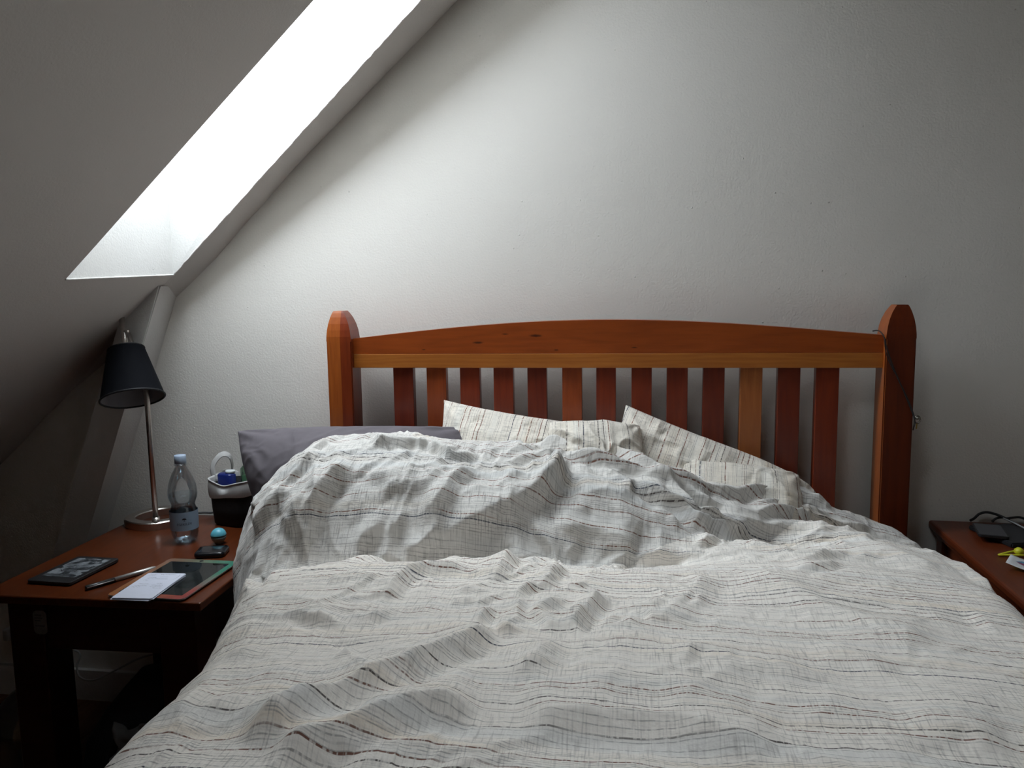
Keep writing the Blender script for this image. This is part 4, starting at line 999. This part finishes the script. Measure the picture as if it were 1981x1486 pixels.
cb_ = empty('charger', (1.035, -.115, RZ+.0006)); tag(cb_, 'small dark charger block among the cables on the right chest', 'charger')
bm = bmesh.new(); add_box(bm, -.02, .05, -.02, .03, 0, .024, .005, 3); from_bm('casing', bm, m_matblack, cb_)
bm = bmesh.new(); add_box(bm, -.019, -.006, -.0215, -.0195, .006, .018, .001, 1); from_bm('socket', bm, m_trim, cb_)
# yellow clip
m_yel = plain('yellow_plastic', col(.62, .60, .03), .4)
yc = empty('yellow_clip', (.905, -.290, RZ+.0006), R_(6)); tag(yc, 'yellow plastic bag clip lying on the right chest', 'clip')
from_bm('jaw', tube([(-.040, 0, .003), (-.010, -.005, .004), (.020, -.006, .004), (.030, -.004, .004)], .0024, 8, 6, (1, 1.2)), m_yel, yc, True)
from_bm('jaw', tube([(-.040, 0, .003), (-.014, .006, .007), (.004, .009, .009), (.016, .008, .010)], .0024, 8, 6, (1, 1.2)), m_yel, yc, True)
from_bm('hinge', xform(lathe([(.0005, 0), (.007, .001), (.0105, .006), (.0095, .012), (.005, .016), (.0005, .0165)], 20), Matrix.Translation((.008, .003, .003))), m_yel, yc, True)
from_bm('grip', tube([(.014, .004, .009), (.035, .010, .010), (.055, .013, .011)], .003, 8, 4), m_yel, yc, True)
# photo card
cd_ = empty('picture_card', (.905, -.385, RZ+.0010), R_(-32)); tag(cd_, 'white picture card with a blue and pink print on the right chest', 'card')
n1, n2 = 14, 8; Vv = []
for j in range(n2):
    for i in range(n1):
        u, v = i/(n1-1), j/(n2-1); Vv.append((-.055+.11*u, -.035+.07*v, .0005+.016*(1-u)**2.2))
me = grid_mesh('card', np.array(Vv), np.array([(j*n1+i, j*n1+i+1, (j+1)*n1+i+1, (j+1)*n1+i) for j in range(n2-1) for i in range(n1-1)]), np.zeros((n1*n2, 2)))
bm = bmesh.new(); bm.from_mesh(me); bmesh.ops.solidify(bm, geom=bm.faces[:], thickness=.0006); from_bm('paper', bm, plain('white_paper', col(.60, .61, .62), .6, var=.02), cd_, True)
def curl(x): u = (x+.055)/.11; return .0005+.016*(1-u)**2.2
def print_patch(P, mat):
    bm = bmesh.new(); P2 = []
    for k in range(len(P)):
        a, b = Vector(P[k]), Vector(P[(k+1) % len(P)])
        for q in range(4): P2.append(a.lerp(b, q/4))
    c = sum(P2, Vector((0, 0)))/len(P2); vc = bm.verts.new((c.x, c.y, curl(c.x)+.0014)); vs = [bm.verts.new((p.x, p.y, curl(p.x)+.0014)) for p in P2]
    for k in range(len(vs)): bm.faces.new((vc, vs[k], vs[(k+1) % len(vs)]))
    return from_bm('print', bm, mat, cd_)
print_patch([(-.040, -.004), (-.030, .012), (-.010, .016), (.030, .018), (.045, .004), (.010, .002), (-.022, .000)], plain('blue_print', col(.10, .24, .36), .6))
print_patch([(-.040, -.006), (-.022, -.002), (.010, .000), (.045, .002), (.045, -.014), (-.010, -.016)], plain('pink_print', col(.34, .08, .16), .6))

# ------------------------------------------------------------------ cord with pendant over the right bedpost
nk = empty('necklace', (.640, -.125, 1.098)); tag(nk, 'black cord with a small metal pendant slung over the right bedpost', 'necklace')
O_ = Vector((.640, -.125, 1.098))
cp = [(.628, -.085, 1.1050), (.636, -.108, 1.1065), (.645, -.123, 1.090), (.652, -.1238, 1.062), (.664, -.1236, 1.028), (.679, -.1236, .992), (.693, -.1236, .962), (.706, -.1236, .936), (.716, -.1236, .912), (.7245, -.1230, .888), (.7270, -.1200, .872), (.7262, -.1150, .852)]
from_bm('cord', tube([Vector(p)-O_ for p in cp], .0016, 8, 8), m_blackcable, nk, True)
cp2 = [(.645, -.123, 1.088), (.650, -.1240, 1.052), (.664, -.1240, 1.018), (.682, -.1240, .985), (.706, -.1240, .930), (.7262, -.1222, .880), (.7268, -.118, .858)]
from_bm('cord', tube([Vector(p)-O_ for p in cp2], .0012, 8, 8), m_blackcable, nk, True)
m_ant = plain('old_silver', col(.30, .28, .24), .25, 1.0); m_gold = plain('dull_gold', col(.42, .28, .09), .3, 1.0)
rc = Vector((.7345, -.118, .880)); from_bm('pendant', tube([rc+Vector((math.cos(a)*.0065, 0, math.sin(a)*.0095))-O_ for a in [2*math.pi*i/20 for i in range(21)]], .0019, 8, 1), m_ant, nk, True)
rc2 = Vector((.7345, -.118, .884)); from_bm('stone', xform(lathe([(.0003, -.005), (.004, -.003), (.005, 0), (.004, .003), (.0003, .005)], 16), Matrix.Translation(rc2-O_)), m_ant, nk, True)
from_bm('bead', tube([rc+Vector((-.001, 0, -.010))-O_, rc+Vector((-.0015, 0, -.017))-O_, rc+Vector((-.002, 0, -.024))-O_], .0019, 8, 2), m_gold, nk, True)

# the small things were measured on a 0.56 m plane: move them along onto the table top
for o in (lamp, bt, bk, b1, b2, lbm, ph, tb, nt, pen, er):
    o.location = Vector((o.location.x*KT, (o.location.y+2.2)*KT-2.2, TZ2+(o.location.z-TZ)*KT)); o.scale = (KT, KT, KT)
# ------------------------------------------------------------------ stand everything on the floor at z = 0
for o in list(scene.objects):
    if o.parent is None and o.type != 'CAMERA': o.location.z += LIFT
